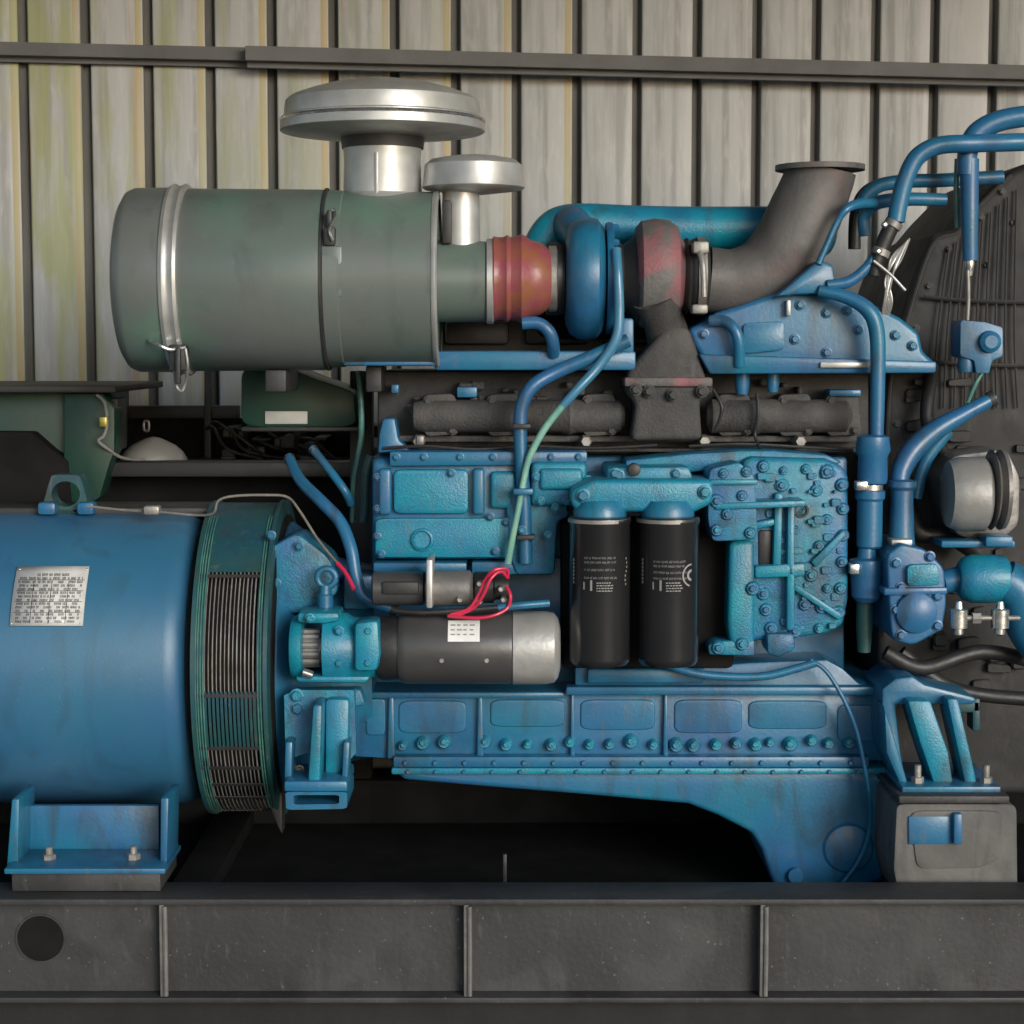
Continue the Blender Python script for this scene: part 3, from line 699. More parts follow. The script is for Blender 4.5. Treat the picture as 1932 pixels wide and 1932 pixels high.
for u in (830, 950, 1130, 1385, 1500, 1590):
    bm = B(); prism(bm, round_poly([(u - 34, 745), (u + 30, 742), (u + 36, 820), (u - 30, 824)], 3, .2), .09, .18, .006); obj("manifold_port", bm, IRON, em)
    bolt(u - 22, 756, .088, 7, IRON, em); bolt(u + 24, 812, .088, 7, IRON, em)
for u in (790, 1105, 1328, 1508):
    bm = B(); ly(bm, u, 832, .09, [(.03, 13), (-.015, 12), (-.022, 9)], 6); obj("head_bolt", bm, STEEL, hd)
for (u0, v0, u1, v1) in ((862, 730, 900, 750), (738, 725, 752, 742), (1565, 735, 1625, 748)):
    bm = B(); box(bm, u0, v0, u1, v1, .08, .14, .003); obj("blue_lug", bm, BLUE, hd)
bm = B(); prism(bm, [(715, 820), (722, 790), (745, 788), (752, 830), (775, 850), (712, 856)], .06, .14, .006); obj("lifting_bracket", bm, BLUE, hd)
bm = B(); box(bm, 785, 822, 800, 840, .06, .12, .004); obj("clip", bm, STEEL, hd)
rc = obj("rocker_cover", box(B(), 826, 596, 1350, 702, .30, .56, .012), DARK, en)
for i in range(3):
    obj("cover_rib", box(B(), 840 + i * 150, 606, 960 + i * 150, 650, .27, .31, .008), DARK, rc)
obj("heat_shield", prism(B(), round_poly([(1012, 470), (1350, 462), (1350, 640), (1012, 640)], 4, .12), .26, .29, .004), VOID, en)
# -- turbo pedestal
bm = B(); prism(bm, [(1262, 612), (1300, 618), (1312, 650), (1335, 720), (1342, 745), (1320, 752), (1325, 830), (1190, 832), (1200, 760), (1180, 742), (1184, 700), (1215, 665), (1245, 630)], .03, .16, .012, 3)
pd = obj("turbo_pedestal", bm, IRON, en)
bm = B(); box(bm, 1178, 712, 1345, 730, .02, .17, .005); obj("pedestal_flange", bm, RUST, pd)
for u, v in ((1200, 735), (1325, 738), (1225, 738), (1270, 745)): bolt(u, v, .02, 9, IRON, pd)
# -- turbocharger
YT = .10; VT = 526
bm = B(); lx(bm, VT, YT, [(1068, 60), (1070, 88), (1078, 104), (1092, 113), (1112, 116), (1130, 112), (1142, 98), (1146, 80), (1148, 60)], 64)
cp = obj("compressor_housing", bm, BLUE, en)
bm = B(); tube(bm, [(1105, 470, .10), (1094, 440, .13), (1080, 428, .19), (1072, 424, .24)], [30, 34, 38, 38], 24); obj("compressor_outlet", bm, BLUE, cp)
bm = B(); lx(bm, VT, YT, [(1146, 104), (1150, 106), (1158, 106), (1160, 102)], 48); obj("seal_plate", bm, BLUE, cp)
bm = B(); lx(bm, VT, YT, [(1158, 60), (1162, 78), (1178, 64), (1190, 72), (1206, 90), (1208, 60)], 40); obj("bearing_housing", bm, DARK, cp)
for a in range(0, 360, 45):
    y_ = YT - .108 * math.cos(R(a)); 
    if math.cos(R(a)) > -.2:
        bm = B(); c = P(1156, VT - 97 * math.sin(R(a)), YT - 97 * .001 * math.cos(R(a)))
        lathe(bm, 'x', c, [(c.x - .006, .007), (c.x + .008, .007), (c.x + .012, .005)], 6); obj("bolt", bm, BLUE, cp)
bm = B(); lx(bm, VT, YT, [(1030, 58), (1032, 68), (1048, 70), (1066, 66), (1070, 60)], 40); obj("compressor_inlet", bm, RUB, cp)
bm = B(); lx(bm, VT - 8, YT, [(1200, 60), (1204, 88), (1214, 100), (1240, 105), (1266, 102), (1284, 90), (1290, 70), (1296, 64)], 64)
th_ = obj("turbine_housing", bm, RUST, en)
bm = B(); tube(bm, [(1235, 560, .04), (1250, 600, .06), (1262, 640, .09)], [44, 38, 42], 20); obj("turbine_foot", bm, IRON, th_)
bm = B(); lx(bm, VT - 5, YT, [(1290, 62), (1296, 70), (1300, 72), (1306, 66), (1312, 70), (1334, 72), (1340, 66)], 48)
cl = obj("v_band_clamp", bm, DARK, en)
bm = B(); lx(bm, VT - 5, YT, [(1318, 73.5), (1334, 73.5)], 48, False); obj("band_strap", bm, STEEL, cl)
bm = B(); tube(bm, [(1318, 470, .01), (1326, 500, -.01), (1328, 560, -.01)], 6, 10); obj("clamp_bolt", bm, STEEL, cl)
bm = B(); box(bm, 1308, 455, 1338, 478, .0, .05, .004); box(bm, 1306, 574, 1336, 592, .0, .05, .004); obj("clamp_lug", bm, STEEL, cl)
# -- exhaust elbow
bm = B(); tube(bm, [(1336, 528, YT), (1385, 530, YT), (1440, 512, YT), (1488, 462, YT), (1520, 400, YT), (1542, 345, YT), (1547, 322, YT)], [62, 60, 64, 70, 70, 66, 68], 40)
eb = obj("exhaust_elbow", bm, ELB, en)
bm = B(); lz(bm, 1547, YT, [(322, 84), (312, 84)], 48); obj("elbow_flange", bm, ELB, eb)
# -- charge air pipe behind turbo
bm = B(); tube(bm, [(1010, 500, .22), (1022, 462, .22), (1052, 430, .22), (1100, 424, .22), (1200, 428, .22), (1320, 432, .22), (1470, 432, .22), (1560, 440, .25)], [30, 34, 38, 40, 40, 42, 42, 42], 28)
obj("charge_air_pipe", bm, TEAL, en)
# -- rocker/upper rail
bm = B(); box(bm, 820, 662, 1200, 699, .03, .4, .006); box(bm, 648, 680, 822, 690, .0, .3, .003)
ur = obj("support_plate", bm, BLUE, en)
bm = B(); tube(bm, [(985, 610, .0), (1015, 610, .0), (1036, 626, .0), (1044, 650, .01), (1044, 668, .03)], 12, 16); obj("drain_hose", bm, BLUE, en)
bm = B(); box(bm, 1160, 600, 1196, 668, .03, .1, .006); obj("turbo_bracket", bm, BLUE, ur)
# -- intake manifold
bm = B(); prism(bm, [(1298, 622), (1335, 604), (1345, 592), (1400, 575), (1480, 548), (1540, 552), (1600, 562), (1650, 575), (1700, 600), (1735, 628), (1742, 664), (1766, 684), (1764, 704), (1345, 706), (1312, 655)], .04, .38, .014, 4)
im = obj("intake_manifold", bm, BLUE, en)
bm = B(); prism(bm, [(1318, 668), (1768, 682), (1766, 704), (1340, 706)], .02, .1, .005); obj("manifold_flange", bm, BLUE, im)
bm = B(); box(bm, 1548, 683, 1640, 694, .012, .03, .002); obj("plate_strip", bm, GALV, im)
bm = B(); tube(bm, [(1340, 606, .03), (1366, 606, .02), (1386, 622, .01), (1394, 648, .01), (1395, 690, .02)], 11, 16); obj("manifold_pipe", bm, BLUE, im)
bm = B(); prism(bm, round_poly([(1402, 610), (1480, 606), (1480, 660), (1402, 668)], 3, .15), .03, .06, .006); obj("manifold_panel", bm, BLUE, im)
for u0, u1, v1 in ((1386, 1414, 744), (1446, 1470, 740)):
    bm = B(); lz(bm, (u0 + u1) / 2, .08, [(v1, (u1 - u0) / 2 * .8), (725, (u1 - u0) / 2), (704, (u1 - u0) / 2)], 20); obj("stud", bm, BLUE, im)
for u, v in ((1328, 630), (1510, 575), (1560, 590), (1600, 585), (1690, 632), (1722, 652), (1620, 622), (1500, 640), (1560, 665), (1440, 690), (1700, 690), (1735, 693)): bolt(u, v, .038, 7.5, BLUE, im)
bm = B(); prism(bm, [(1462, 560), (1480, 546), (1545, 490), (1572, 500), (1580, 552), (1500, 556)], .0, .1, .008); obj("blue_bracket", bm, BLUE, im)
bm = B(); box(bm, 1484, 566, 1492, 596, .02, .05, .002); obj("tag", bm, GALV, im)
# -- oil feed & drain lines (front of turbo)
def pipe(name, pts, r, m=BLUE, parent=en, seg=16, label=None):
    return obj(name, tube(B(), pts, r, seg), m, parent, label=label)
ofp = pipe("oil_feed_pipe", [(1163, 470, .0), (1166, 520, -.02), (1168, 590, -.02), (1162, 640, -.02), (1130, 690, -.02), (1090, 734, -.03), (1062, 765, -.03)], [9, 9, 10, 10, 9.5, 9, 8], LBLUE)
pipe("oil_feed_end", [(1070, 756, -.03), (1030, 805, -.03), (1000, 860, -.03), (988, 905, -.03), (980, 950, -.03), (970, 1000, -.03), (958, 1062, -.02)], [7, 7, 6.5, 6, 6, 6, 7], PGRN, ofp, label="pale worn green lower end of the oil pipe")
obj("pipe_clip", box(B(), 968, 922, 1006, 934, -.045, -.01, .003), BLUE, ofp)
pipe("oil_return_pipe", [(1186, 642, .0), (1120, 672, .0), (1050, 702, .0), (1004, 730, -.01), (984, 770, -.01), (982, 830, -.01), (986, 900, -.01), (990, 980, -.01), (992, 1062, -.01)], 13)
pipe("breather_hose", [(677, 700, .2), (681, 760, .2), (682, 820, .2), (676, 860, .2), (668, 910, .2), (665, 985, .2)], 5.5, GRNT)
pipe("breather_hose", [(700, 860, .15), (690, 900, .15), (688, 960, .15), (684, 985, .15)], 9, ALTG)
pipe("fuel_hose", [(545, 862, .1), (566, 905, .05), (605, 945, .0), (642, 985, -.02), (662, 1035, -.04), (672, 1090, -.05), (690, 1128, -.06), (750, 1152, -.06)], [9, 11, 12, 12, 12, 12, 11, 10])
pipe("fuel_hose", [(588, 845, .12), (620, 885, .1), (650, 925, .08), (662, 950, .1)], 8)
for (a, b, r) in (((545, 862, .1), (549, 872, .095), 11), ((588, 845, .12), (593, 852, .12), 10), ((1876, 750, .05), (1866, 755, .05), 15), ((750, 1152, -.06), (738, 1148, -.06), 12)):
    obj("hose_collar", tube(B(), [a, b], r, 14), DARK, en)
bm = B(); box(bm, 648, 1086, 706, 1150, .0, .1, .006); obj("hose_bracket", bm, BLUE, en)
# -- starter
YST = -.10; VS = 1222
bm = B(); lx(bm, VS, YST, [(750, 62), (756, 66), (766, 68), (960, 68), (966, 66)], 56)
st = obj("starter_motor", bm, STARTER, en)
bm = B(); lx(bm, VS, YST, [(966, 66), (968, 69), (1030, 69), (1046, 66), (1054, 56), (1058, 40), (1058, 20)], 56); obj("end_cap", bm, CAPM, st)
bm = B(); lx(bm, VS, YST, [(710, 58), (720, 62), (750, 60), (752, 50)], 48); obj("collar", bm, RUB, st)
bm = B()
lx(bm, VS, YST, [(606, 40), (608, 66), (650, 66), (664, 58), (700, 56), (716, 50), (717, 30)], 48)
lx(bm, VS, YST, [(542, 36), (546, 56), (556, 62), (568, 62), (570, 36)], 48)
prism(bm, [(560, 1156), (640, 1156), (640, 1172), (612, 1178), (560, 1176)], YST - .05, YST + .05, .008)
prism(bm, [(556, 1276), (700, 1276), (690, 1290), (560, 1288)], YST - .05, YST + .05, .006)
prism(bm, [(668, 1175), (714, 1170), (718, 1235), (712, 1268), (668, 1268)], YST - .075, YST, .010)
obj("nose_housing", bm, TEAL, st)
bm = B()
c = P(588, VS, YST)
for i in range(11):
    a = 2 * math.pi * i / 11; r_ = .030
    tube(bm, [(c.x - .018, c.y + r_ * math.cos(a), c.z + r_ * math.sin(a)), (c.x + .016, c.y + r_ * math.cos(a), c.z + r_ * math.sin(a))], .0065, 8, raw=True)
lx(bm, VS, YST, [(568, 30), (606, 30)], 32); obj("pinion_gear", bm, STEEL, st)
bm = B(); tube(bm, [(572, 1268, YST - .06), (590, 1274, YST - .06)], 8, 12); obj("pin", bm, BRIGHT, st)
for u, v in ((640, 1190), (640, 1250), (695, 1190), (695, 1250), (585, 1166)): bolt(u, v, YST - .072 if u > 660 else YST - .058, 7, TEAL, st)
for u in (833, 918): bolt(u, 1246, YST - .062, 5, STEEL, st, washer=False)
bm = B(); c = P(875, VS, YST); rr = 68 * S(VS, YST)
def cyl_label(bm, u0, u1, v0, v1, vc, y, rpx, off):
    o = P(966, vc, y); r = rpx * S(vc, y) + off; n = 6; pr = None
    yg = y - rpx * S(vc, y) * .9
    for i in range(n + 1):
        z = P(0, v0 + (v1 - v0) * i / n, yg).z; yy = o.y - math.sqrt(max(r * r - (z - o.z) ** 2, 0))
        e = [bm.verts.new((P(u0, vc, yg).x, yy, z)), bm.verts.new((P(u1, vc, yg).x, yy, z))]
        if pr: bm.faces.new((pr[0], pr[1], e[1], e[0]))
        pr = e
cyl_label(bm, 845, 905, 1174, 1210, VS, YST, 68, .001); lbl = obj("label_sticker", bm, WHITE, st)
bm = B()
for v in (1180, 1188, 1196): 
    for k in range(4): cyl_label(bm, 850 + k * 12, 850 + k * 12 + random.uniform(5, 10), v, v + 2.4, VS, YST, 68, .0016)
obj("printing", bm, PALE, st)
# solenoid
bm = B(); lx(bm, 1110, YST + .0, [(700, 26), (704, 32), (798, 32), (802, 20)], 40); so2 = obj("solenoid", bm, STARTER, en)
bm = B(); lx(bm, 1110, YST, [(802, 30), (818, 34), (886, 34), (892, 26)], 40); obj("solenoid_can", bm, ALU, so2)
bm = B(); box(bm, 804, 1056, 816, 1148, YST - .06, YST + .05, .003); obj("bracket_plate", bm, GALV, so2)
bm = B(); lx(bm, 1108, YST + .01, [(892, 26), (896, 30), (930, 30), (934, 24), (960, 22)], 24); obj("terminal_cap", bm, RUB, so2)
for u, v in ((905, 1098), (868, 1128), (945, 1108), (950, 1128), (905, 1132)):
    bm = B(); ly(bm, u, v, YST - .01, [(0, 6), (-.03, 6), (-.032, 4)], 6); obj("terminal_stud", bm, BRIGHT, so2)
bm = B(); box(bm, 720, 1098, 790, 1122, YST - .036, YST - .01, .004); obj("clip_plate", bm, DARK, so2)
yw = YST - .055
for pts in ([(850, 1160, yw), (885, 1148, yw), (905, 1118, yw), (915, 1095, yw), (932, 1076, yw - .01), (956, 1074, yw), (958, 1090, yw + .01)],
            [(852, 1164, yw), (892, 1148, yw), (912, 1122, yw - .008), (926, 1092, yw - .01), (944, 1078, yw), (958, 1090, yw + .01)],
            [(955, 1106, yw + .01), (963, 1124, yw), (958, 1146, yw), (935, 1160, yw - .01), (900, 1166, yw - .01), (845, 1162, yw)]):
    pipe("red_wire", pts, 3.3, REDW, so2, 10)
pipe("battery_cable", [(745, 1152, yw + .02), (800, 1156, yw + .01), (870, 1152, yw + .01), (945, 1146, yw + .01)], 6, RUB, so2)
pipe("blue_hose_end", [(940, 1147, yw + .01), (985, 1142, yw + .01), (1036, 1138, yw + .02)], 7, BLUE, so2)
# ring fitting above starter
bm = B()
c = P(616, 1090, YST + .03)
ring = [(c.x + .017 * math.cos(2 * math.pi * i / 20), c.y, c.z + .017 * math.sin(2 * math.pi * i / 20)) for i in range(20)]
tube(bm, ring + [ring[0]], .0062, 12, 1, raw=True); lz(bm, 614, YST + .03, [(1158, 22), (1150, 22), (1148, 15), (1122, 15), (1120, 12), (1104, 11)], 20)
obj("eye_fitting", bm, BLUE, en)
# -- rear engine mount
YM = -.12
bm = B(); plate_hole(bm, [(536, 1312), (560, 1302), (668, 1302), (672, 1420), (655, 1440), (652, 1478), (540, 1478)],
                     [(556, 1428), (582, 1420), (582, 1462), (558, 1464)], YM, YM + .03)
rm = obj("rear_mount", bm, CAST, en)
bm = B(); prism(bm, [(590, 1330), (608, 1330), (604, 1478), (580, 1478)], YM - .08, YM + .01, .006); obj("mount_rib", bm, TEAL, rm)
bm = B(); prism(bm, [(612, 1318), (660, 1318), (658, 1420), (640, 1470), (612, 1470)], YM - .02, YM + .01, .01); obj("mount_web", bm, TEAL, rm)
bm = B(); prism(bm, [(536, 1474), (654, 1474), (656, 1494), (536, 1494)], YM - .09, YM + .06, .004); obj("mount_flange", bm, BLUE, rm)
bm = B(); prism(bm, [(538, 1400), (552, 1400), (550, 1478), (536, 1478)], YM - .05, YM + .01, .004); prism(bm, [(648, 1400), (660, 1400), (656, 1480), (644, 1480)], YM - .05, YM + .01, .004); obj("mount_rib", bm, BLUE, rm)
bm = B(); plate_hole(bm, round_poly([(538, 1494), (655, 1494), (655, 1526), (540, 1528)], 4, .14), round_poly([(554, 1500), (640, 1500), (640, 1517), (554, 1518)], 4, .14), YM - .085, YM + .06); obj("mount_isolator", bm, BLUE, rm)
for u, v in ((562, 1336), (632, 1336), (560, 1312)): bolt(u, v, YM, 10, CAST, rm)
bolt(565, 1452, YM + .01, 7, STEEL, rm)
# -- front mount
bm = B(); prism(bm, [(1664, 1300), (1690, 1280), (1722, 1276), (1745, 1292), (1842, 1316), (1840, 1330), (1745, 1330), (1690, 1330), (1700, 1420), (1712, 1488), (1700, 1488), (1676, 1440), (1664, 1400)], -.08, .1, .007)
fm = obj("front_mount", bm, BLUE, en)
for pl, m_ in (([(1712, 1322), (1756, 1322), (1790, 1420), (1800, 1486), (1764, 1486), (1735, 1400)], TEAL), ([(1786, 1318), (1808, 1318), (1846, 1486), (1822, 1486)], TEAL), ([(1668, 1330), (1690, 1400), (1716, 1486), (1700, 1486), (1672, 1420)], BLUE)):
    bm = B(); prism(bm, pl, -.12, -.03, .006); obj("mount_rib", bm, m_, fm)
bm = B(); z_ = P(0, 1494, -.15).z; wbox(bm, (P(1700, 1490, -.15).x, -.16, z_), (P(1886, 1490, -.15).x, .05, z_ + .012), .003); obj("mount_flange", bm, BLUE, fm)
vbolt(1731, 1482, -.125, 12, STEEL, fm, 3.2); vbolt(1860, 1482, -.125, 12, STEEL, fm, 3.2)
bm = B(); box(bm, 1835, 1318, 1850, 1380, .0, .05, .004); box(bm, 1800, 1322, 1850, 1345, .0, .04, .004); obj("green_lug", bm, ALTG, fm)
stn = thing("mount_pedestal", "grey steel pedestal on the skid carrying the front engine mount, right edge", "pedestal", P(1800, 1697, -.12))
bm = B(); box(bm, 1696, 1502, 1905, 1516, -.19, .06, .003); obj("top_plate", bm, SKID, stn)
PEDM = mat("dusty_grey_steel", (.125, .120, .114), (.09, .088, .084), .65, scale=6, bump=.2, bscale=120, dirt=(.035, .035, .035), dirt_amt=.7, dscale=9, grime=.5)
bm = B(); prism(bm, round_poly([(1692, 1517), (1918, 1517), (1920, 1700), (1698, 1700), (1686, 1640)], 3, .08), -.17, .05, .008, 3); prism(bm, round_poly([(1716, 1530), (1890, 1530), (1890, 1620), (1850, 1638), (1730, 1640)], 3, .15), -.174, -.165, .003)
obj("pedestal_body", bm, PEDM, stn)
bm = B(); box(bm, 1714, 1540, 1798, 1594, -.175, -.16, .003); box(bm, 1800, 1536, 1816, 1594, -.19, -.16, .003); obj("blue_block", bm, BLUE, stn)

# -- coolant pipework right
pipe("coolant_pipe", [(1545, 548, .0), (1600, 562, -.01), (1640, 588, -.02), (1655, 632, -.02), (1656, 720, -.02), (1654, 820, -.02)], [11, 13, 15, 15, 14, 13], seg=20)
cs = obj("hose_sleeve", lz(B(), 1646, -.02, [(912, 26), (905, 28), (862, 27), (850, 33), (824, 30), (820, 20)], 28), BLUE, en)
bm = B(); lz(bm, 1642, -.02, [(924, 24), (914, 24)], 28); obj("hose_clip", bm, BRIGHT, cs)
bm = B(); box(bm, 1616, 908, 1638, 926, -.06, -.03, .003); obj("clip_screw", bm, BRIGHT, cs)
bm = B(); lz(bm, 1640, -.02, [(1034, 20), (1030, 24), (945, 24), (940, 28), (926, 28), (924, 22)], 28); obj("lower_sleeve", bm, BLUE, cs)
bm = B(); lz(bm, 1634, -.02, [(1135, 18), (1125, 28), (1085, 30), (1070, 34), (1056, 32), (1052, 18), (1034, 16)], 28); obj("pipe_union", bm, BLUE, cs)
bm = B(); box(bm, 1604, 1064, 1622, 1084, -.06, -.03, .003); obj("clip_screw", bm, BRIGHT, cs)
bm = B(); lz(bm, 1630, .0, [(1230, 12), (1180, 16), (1135, 16)], 20); obj("drain_tap", bm, ALTG, cs)
pipe("coolant_pipe", [(1876, 750, .05), (1820, 780, .04), (1765, 812, .03), (1722, 850, .02), (1700, 890, .01), (1697, 930, .0)], [12, 15, 20, 22, 19, 15], seg=20)
pipe("coolant_pipe", [(1790, 812, .08), (1752, 860, .08), (1736, 900, .08), (1728, 940, .08)], 12)
pm = B(); lz(pm, 1700, .0, [(1050, 24), (1030, 26), (1010, 24), (950, 21), (925, 21), (918, 27), (908, 27), (904, 16)], 28); pp_ = obj("thermostat_neck", pm, BLUE, en)
bm = B(); box(bm, 1682, 1018, 1722, 1030, -.05, .0, .003); obj("gasket_strip", bm, GALV, pp_)
bm = B(); prism(bm, round_poly([(1672, 1048), (1700, 1026), (1745, 1036), (1782, 1072), (1786, 1140), (1778, 1188), (1724, 1218), (1682, 1208)], 4, .22), -.09, .12, .022, 4)
wp = obj("water_pump", bm, BLUE, en)
bm = B(); prism(bm, round_poly([(1712, 1066), (1770, 1064), (1776, 1104), (1712, 1106)], 3, .2), -.105, -.07, .008); obj("pump_cover", bm, TEAL, wp)
bm = B(); ly(bm, 1728, 1155, -.09, [(.005, 42), (-.010, 38), (-.016, 26), (-.02, 10)], 36); obj("pump_boss", bm, BLUE, wp)
bm = B(); prism(bm, [(1668, 1110), (1788, 1108), (1788, 1122), (1668, 1124)], -.10, 0, .004); obj("pump_rib", bm, BLUE, wp)
for u, v in ((1690, 1062), (1768, 1124), (1690, 1150), (1768, 1180), (1700, 1198), (1754, 1050), (1700, 1108)): bolt(u, v, -.09, 8, BLUE, wp)
pipe("pump_outlet", [(1780, 1098, -.01), (1812, 1092, -.01), (1842, 1090, -.01)], [22, 24, 30], seg=24)
bm = B(); lx(bm, 1092, -.02, [(1816, 30), (1824, 40), (1842, 46), (1880, 46), (1905, 42), (1912, 32)], 36); pe = obj("pump_elbow", bm, TEAL, en)
pipe("radiator_pipe", [(1890, 1092, -.02), (1925, 1120, -.02), (1945, 1180, -.02), (1980, 1230, -.02)], [40, 44, 46, 46], seg=28)
bm = B(); lx(bm, 1166, -.09, [(1795, 5), (1925, 5)], 14); cr = obj("clamp_rod", bm, STEEL, en)
for u in (1808, 1886):
    bm = B(); lz(bm, u, -.09, [(1200, 4), (1196, 10), (1186, 10), (1184, 17), (1150, 17), (1148, 8), (1135, 6)], 20); obj("clamp_nut", bm, BRIGHT, cr)
bm = B(); lx(bm, 1166, -.09, [(1836, 11), (1852, 11)], 6); obj("clamp_nut", bm, STEEL, cr)
# valve
bm = B(); prism(bm, round_poly([(1812, 604), (1860, 608), (1892, 618), (1892, 672), (1872, 680), (1866, 704), (1842, 704), (1838, 680), (1812, 672)], 3, .12), .0, .08, .010, 3)
lz(bm, 1822, .02, [(702, 14), (690, 16), (670, 14)], 16); vl = obj("coolant_valve", bm, BLUE, en)
bm = B(); ly(bm, 1866, 645, .0, [(.005, 22), (-.014, 20), (-.02, 12)], 28); obj("valve_cap", bm, BLUE, vl)
pipe("valve_rod", [(1826, 510, .02), (1827, 560, .02), (1825, 604, .02)], 4, STEEL, vl)
pipe("valve_wire", [(1852, 704, .03), (1838, 730, .03), (1826, 758, .04)], 4, GRNT, vl)
# upper right pipes
pipe("coolant_pipe", [(1690, 418, .0), (1696, 385, .0), (1708, 340, .0), (1730, 297, .0), (1770, 275, .0), (1830, 271, .0), (1900, 269, .02), (2000, 266, .04)], 17, seg=20)
pipe("coolant_pipe", [(1824, 330, .03), (1826, 286, .03), (1842, 252, .03), (1880, 230, .03), (1935, 219, .03), (2000, 214, .03)], [18, 19, 20, 20, 20, 20], seg=20)
pipe("coolant_pipe", [(1829, 300, .03), (1829, 400, .03), (1830, 492, .03)], [18, 17, 14], seg=20)
pipe("vent_pipe", [(1806, 300, .05), (1804, 360, .05), (1806, 430, .05)], 5, GRNT)
pipe("coolant_pipe", [(1628, 400, .12), (1632, 372, .12), (1660, 350, .12), (1710, 342, .12), (1780, 340, .12), (1892, 334, .12)], 13)
pipe("coolant_pipe", [(1632, 445, .08), (1630, 410, .08), (1650, 385, .07), (1700, 376, .06), (1785, 377, .06)], [11, 12, 13, 13, 12])
pipe("fuel_pipe", [(1544, 498, .0), (1560, 462, .0), (1580, 418, .0), (1598, 394, .0), (1622, 384, .02), (1650, 384, .05)], [7, 6, 6, 8, 10, 10], seg=12)
pipe("fuel_pipe", [(1560, 538, .0), (1600, 532, .0), (1632, 508, .0), (1648, 484, .0)], [10, 11, 10, 8], seg=14)
pipe("rubber_loop", [(1612, 470, .14), (1614, 410, .14), (1626, 372, .14), (1652, 352, .14), (1700, 344, .14)], 12, RUB)
bm = B(); tube(bm, [(1690, 410, .0), (1672, 448, .0), (1655, 490, .0), (1648, 520, .0)], [15, 15, 14, 12], 18); rh = obj("rubber_coupling", bm, RUB, en)
for p in (((1688, 418, .0), (1682, 428, .0)), ((1664, 470, .0), (1659, 482, .0))):
    bm = B(); tube(bm, list(p), 17.5, 18); obj("hose_clip", bm, STEEL, rh)
for u, v in ((1668, 424), (1656, 474)):
    bm = B(); ly(bm, u, v, -.02, [(0, 6), (-.01, 6), (-.013, 3)], 10); obj("clip_screw", bm, BRIGHT, rh)
bm = B(); lz(bm, 1829, .03, [(520, 6), (508, 8), (500, 9), (492, 9), (490, 6)], 16); obj("pipe_end_fitting", bm, BRIGHT, en)
pipe("lever_rod", [(1648, 492, -.02), (1680, 518, -.02), (1708, 548, -.02)], 3, GALV)
for i in range(6):
    pipe("loose_wire", [(1716 - i * 3, 450 + i * 3, .05), (1700 - i * 4, 490, .04 - i * .004), (1676 - i * 2 + (i % 3) * 5, 530, .03), (1668 + i * 3, 570, .03), (1662 + i * 2, 606, .05)], 2, GALV if i % 2 else PALE, seg=7)

for pts in ([(722, 846, .06), (800, 842, .05), (900, 848, .05), (1000, 842, .06), (1120, 846, .05), (1240, 840, .05)], [(1300, 842, .05), (1400, 838, .05), (1520, 844, .06), (1610, 850, .06)], [(1428, 742, .06), (1430, 780, .05), (1424, 820, .06), (1436, 850, .04)], [(1345, 735, .05), (1362, 770, .04), (1350, 812, .05)]):
    obj("engine_cable", tube(B(), pts, 3.2, 8), RUB, en)
for u, v in ((984, 800), (992, 1010)): obj("pipe_clip", box(B(), u - 17, v, u + 17, v + 9, -.035, .0, .002), DARK, en)
# ============================================================ AIR CLEANER
YC = .05; VA = 529
ac = thing("air_cleaner", "grey green drum air cleaner with two metal rain caps and a red hose", "air cleaner", P(560, 702, YC))
bm = B(); lx(bm, VA, YC, [(206, 60), (204, 100), (206, 128), (212, 150), (222, 166), (236, 172), (310, 173)], 96); obj("end_cover", bm, GG, ac)
bm = B(); lx(bm, VA, YC, [(306, 170), (338, 170), (340, 171), (600, 169), (606, 168)], 96); body = obj("canister", bm, GG, ac)
bm = B(); lx(bm, VA - 2, YC, [(604, 160), (607, 162), (610, 164), (612, 166), (640, 165), (642, 163), (815, 163), (820, 150), (822, 80)], 96); obj("outlet_canister", bm, GG, ac)
# edge rings
bm = B(); lx(bm, VA - 2, YC, [(814, 164.5), (817, 166.5), (822, 166.5), (825, 163), (825, 150)], 96, False); obj("end_ring", bm, GALV, ac)
bm = B(); lx(bm, VA, YC, [(304, 172), (305, 177), (312, 180), (318, 176), (324, 176), (332, 180), (338, 177), (339, 171)], 96, False); cb = obj("clamp_band", bm, GALV, ac)
bm = B(); lx(bm, VA - 1, YC, [(604, 168.5), (605, 171), (609, 171), (611, 168)], 96, False); obj("seam_band", bm, DARK, ac)
# latches
yl = YC - .138
bm = B(); tube(bm, [(281, 641, yl), (300, 652, yl - .01), (322, 660, yl - .005), (350, 656, yl)], 3.6, 8); obj("latch_lever", bm, BRIGHT, cb)
bm = B(); box(bm, 318, 650, 352, 700, yl, yl + .03, .004); box(bm, 330, 655, 340, 725, yl - .012, yl, .003); obj("latch_plate", bm, DARK, cb)
bm = B(); tube(bm, [(350, 658, yl), (354, 690, yl), (350, 722, yl + .02), (342, 738, yl + .02), (332, 726, yl + .02), (330, 700, yl)], 3, 8); obj("latch_loop", bm, STEEL, cb)
yl2 = YC - .158
bm = B(); box(bm, 610, 428, 632, 464, yl2 - .008, yl2 + .03, .004); box(bm, 616, 396, 626, 440, yl2, yl2 + .05, .003); l2 = obj("latch", bm, DARK, ac)
bm = B(); tube(bm, [(628, 396, yl2 + .02), (634, 404, yl2 + .01), (622, 432, yl2 - .012), (628, 454, yl2 - .014)], 3, 8); obj("latch_loop", bm, BRIGHT, l2)
bm = B(); box(bm, 606, 464, 645, 560, yl2 - .004, yl2 + .02, .003); obj("latch_strap", bm, GG, l2)
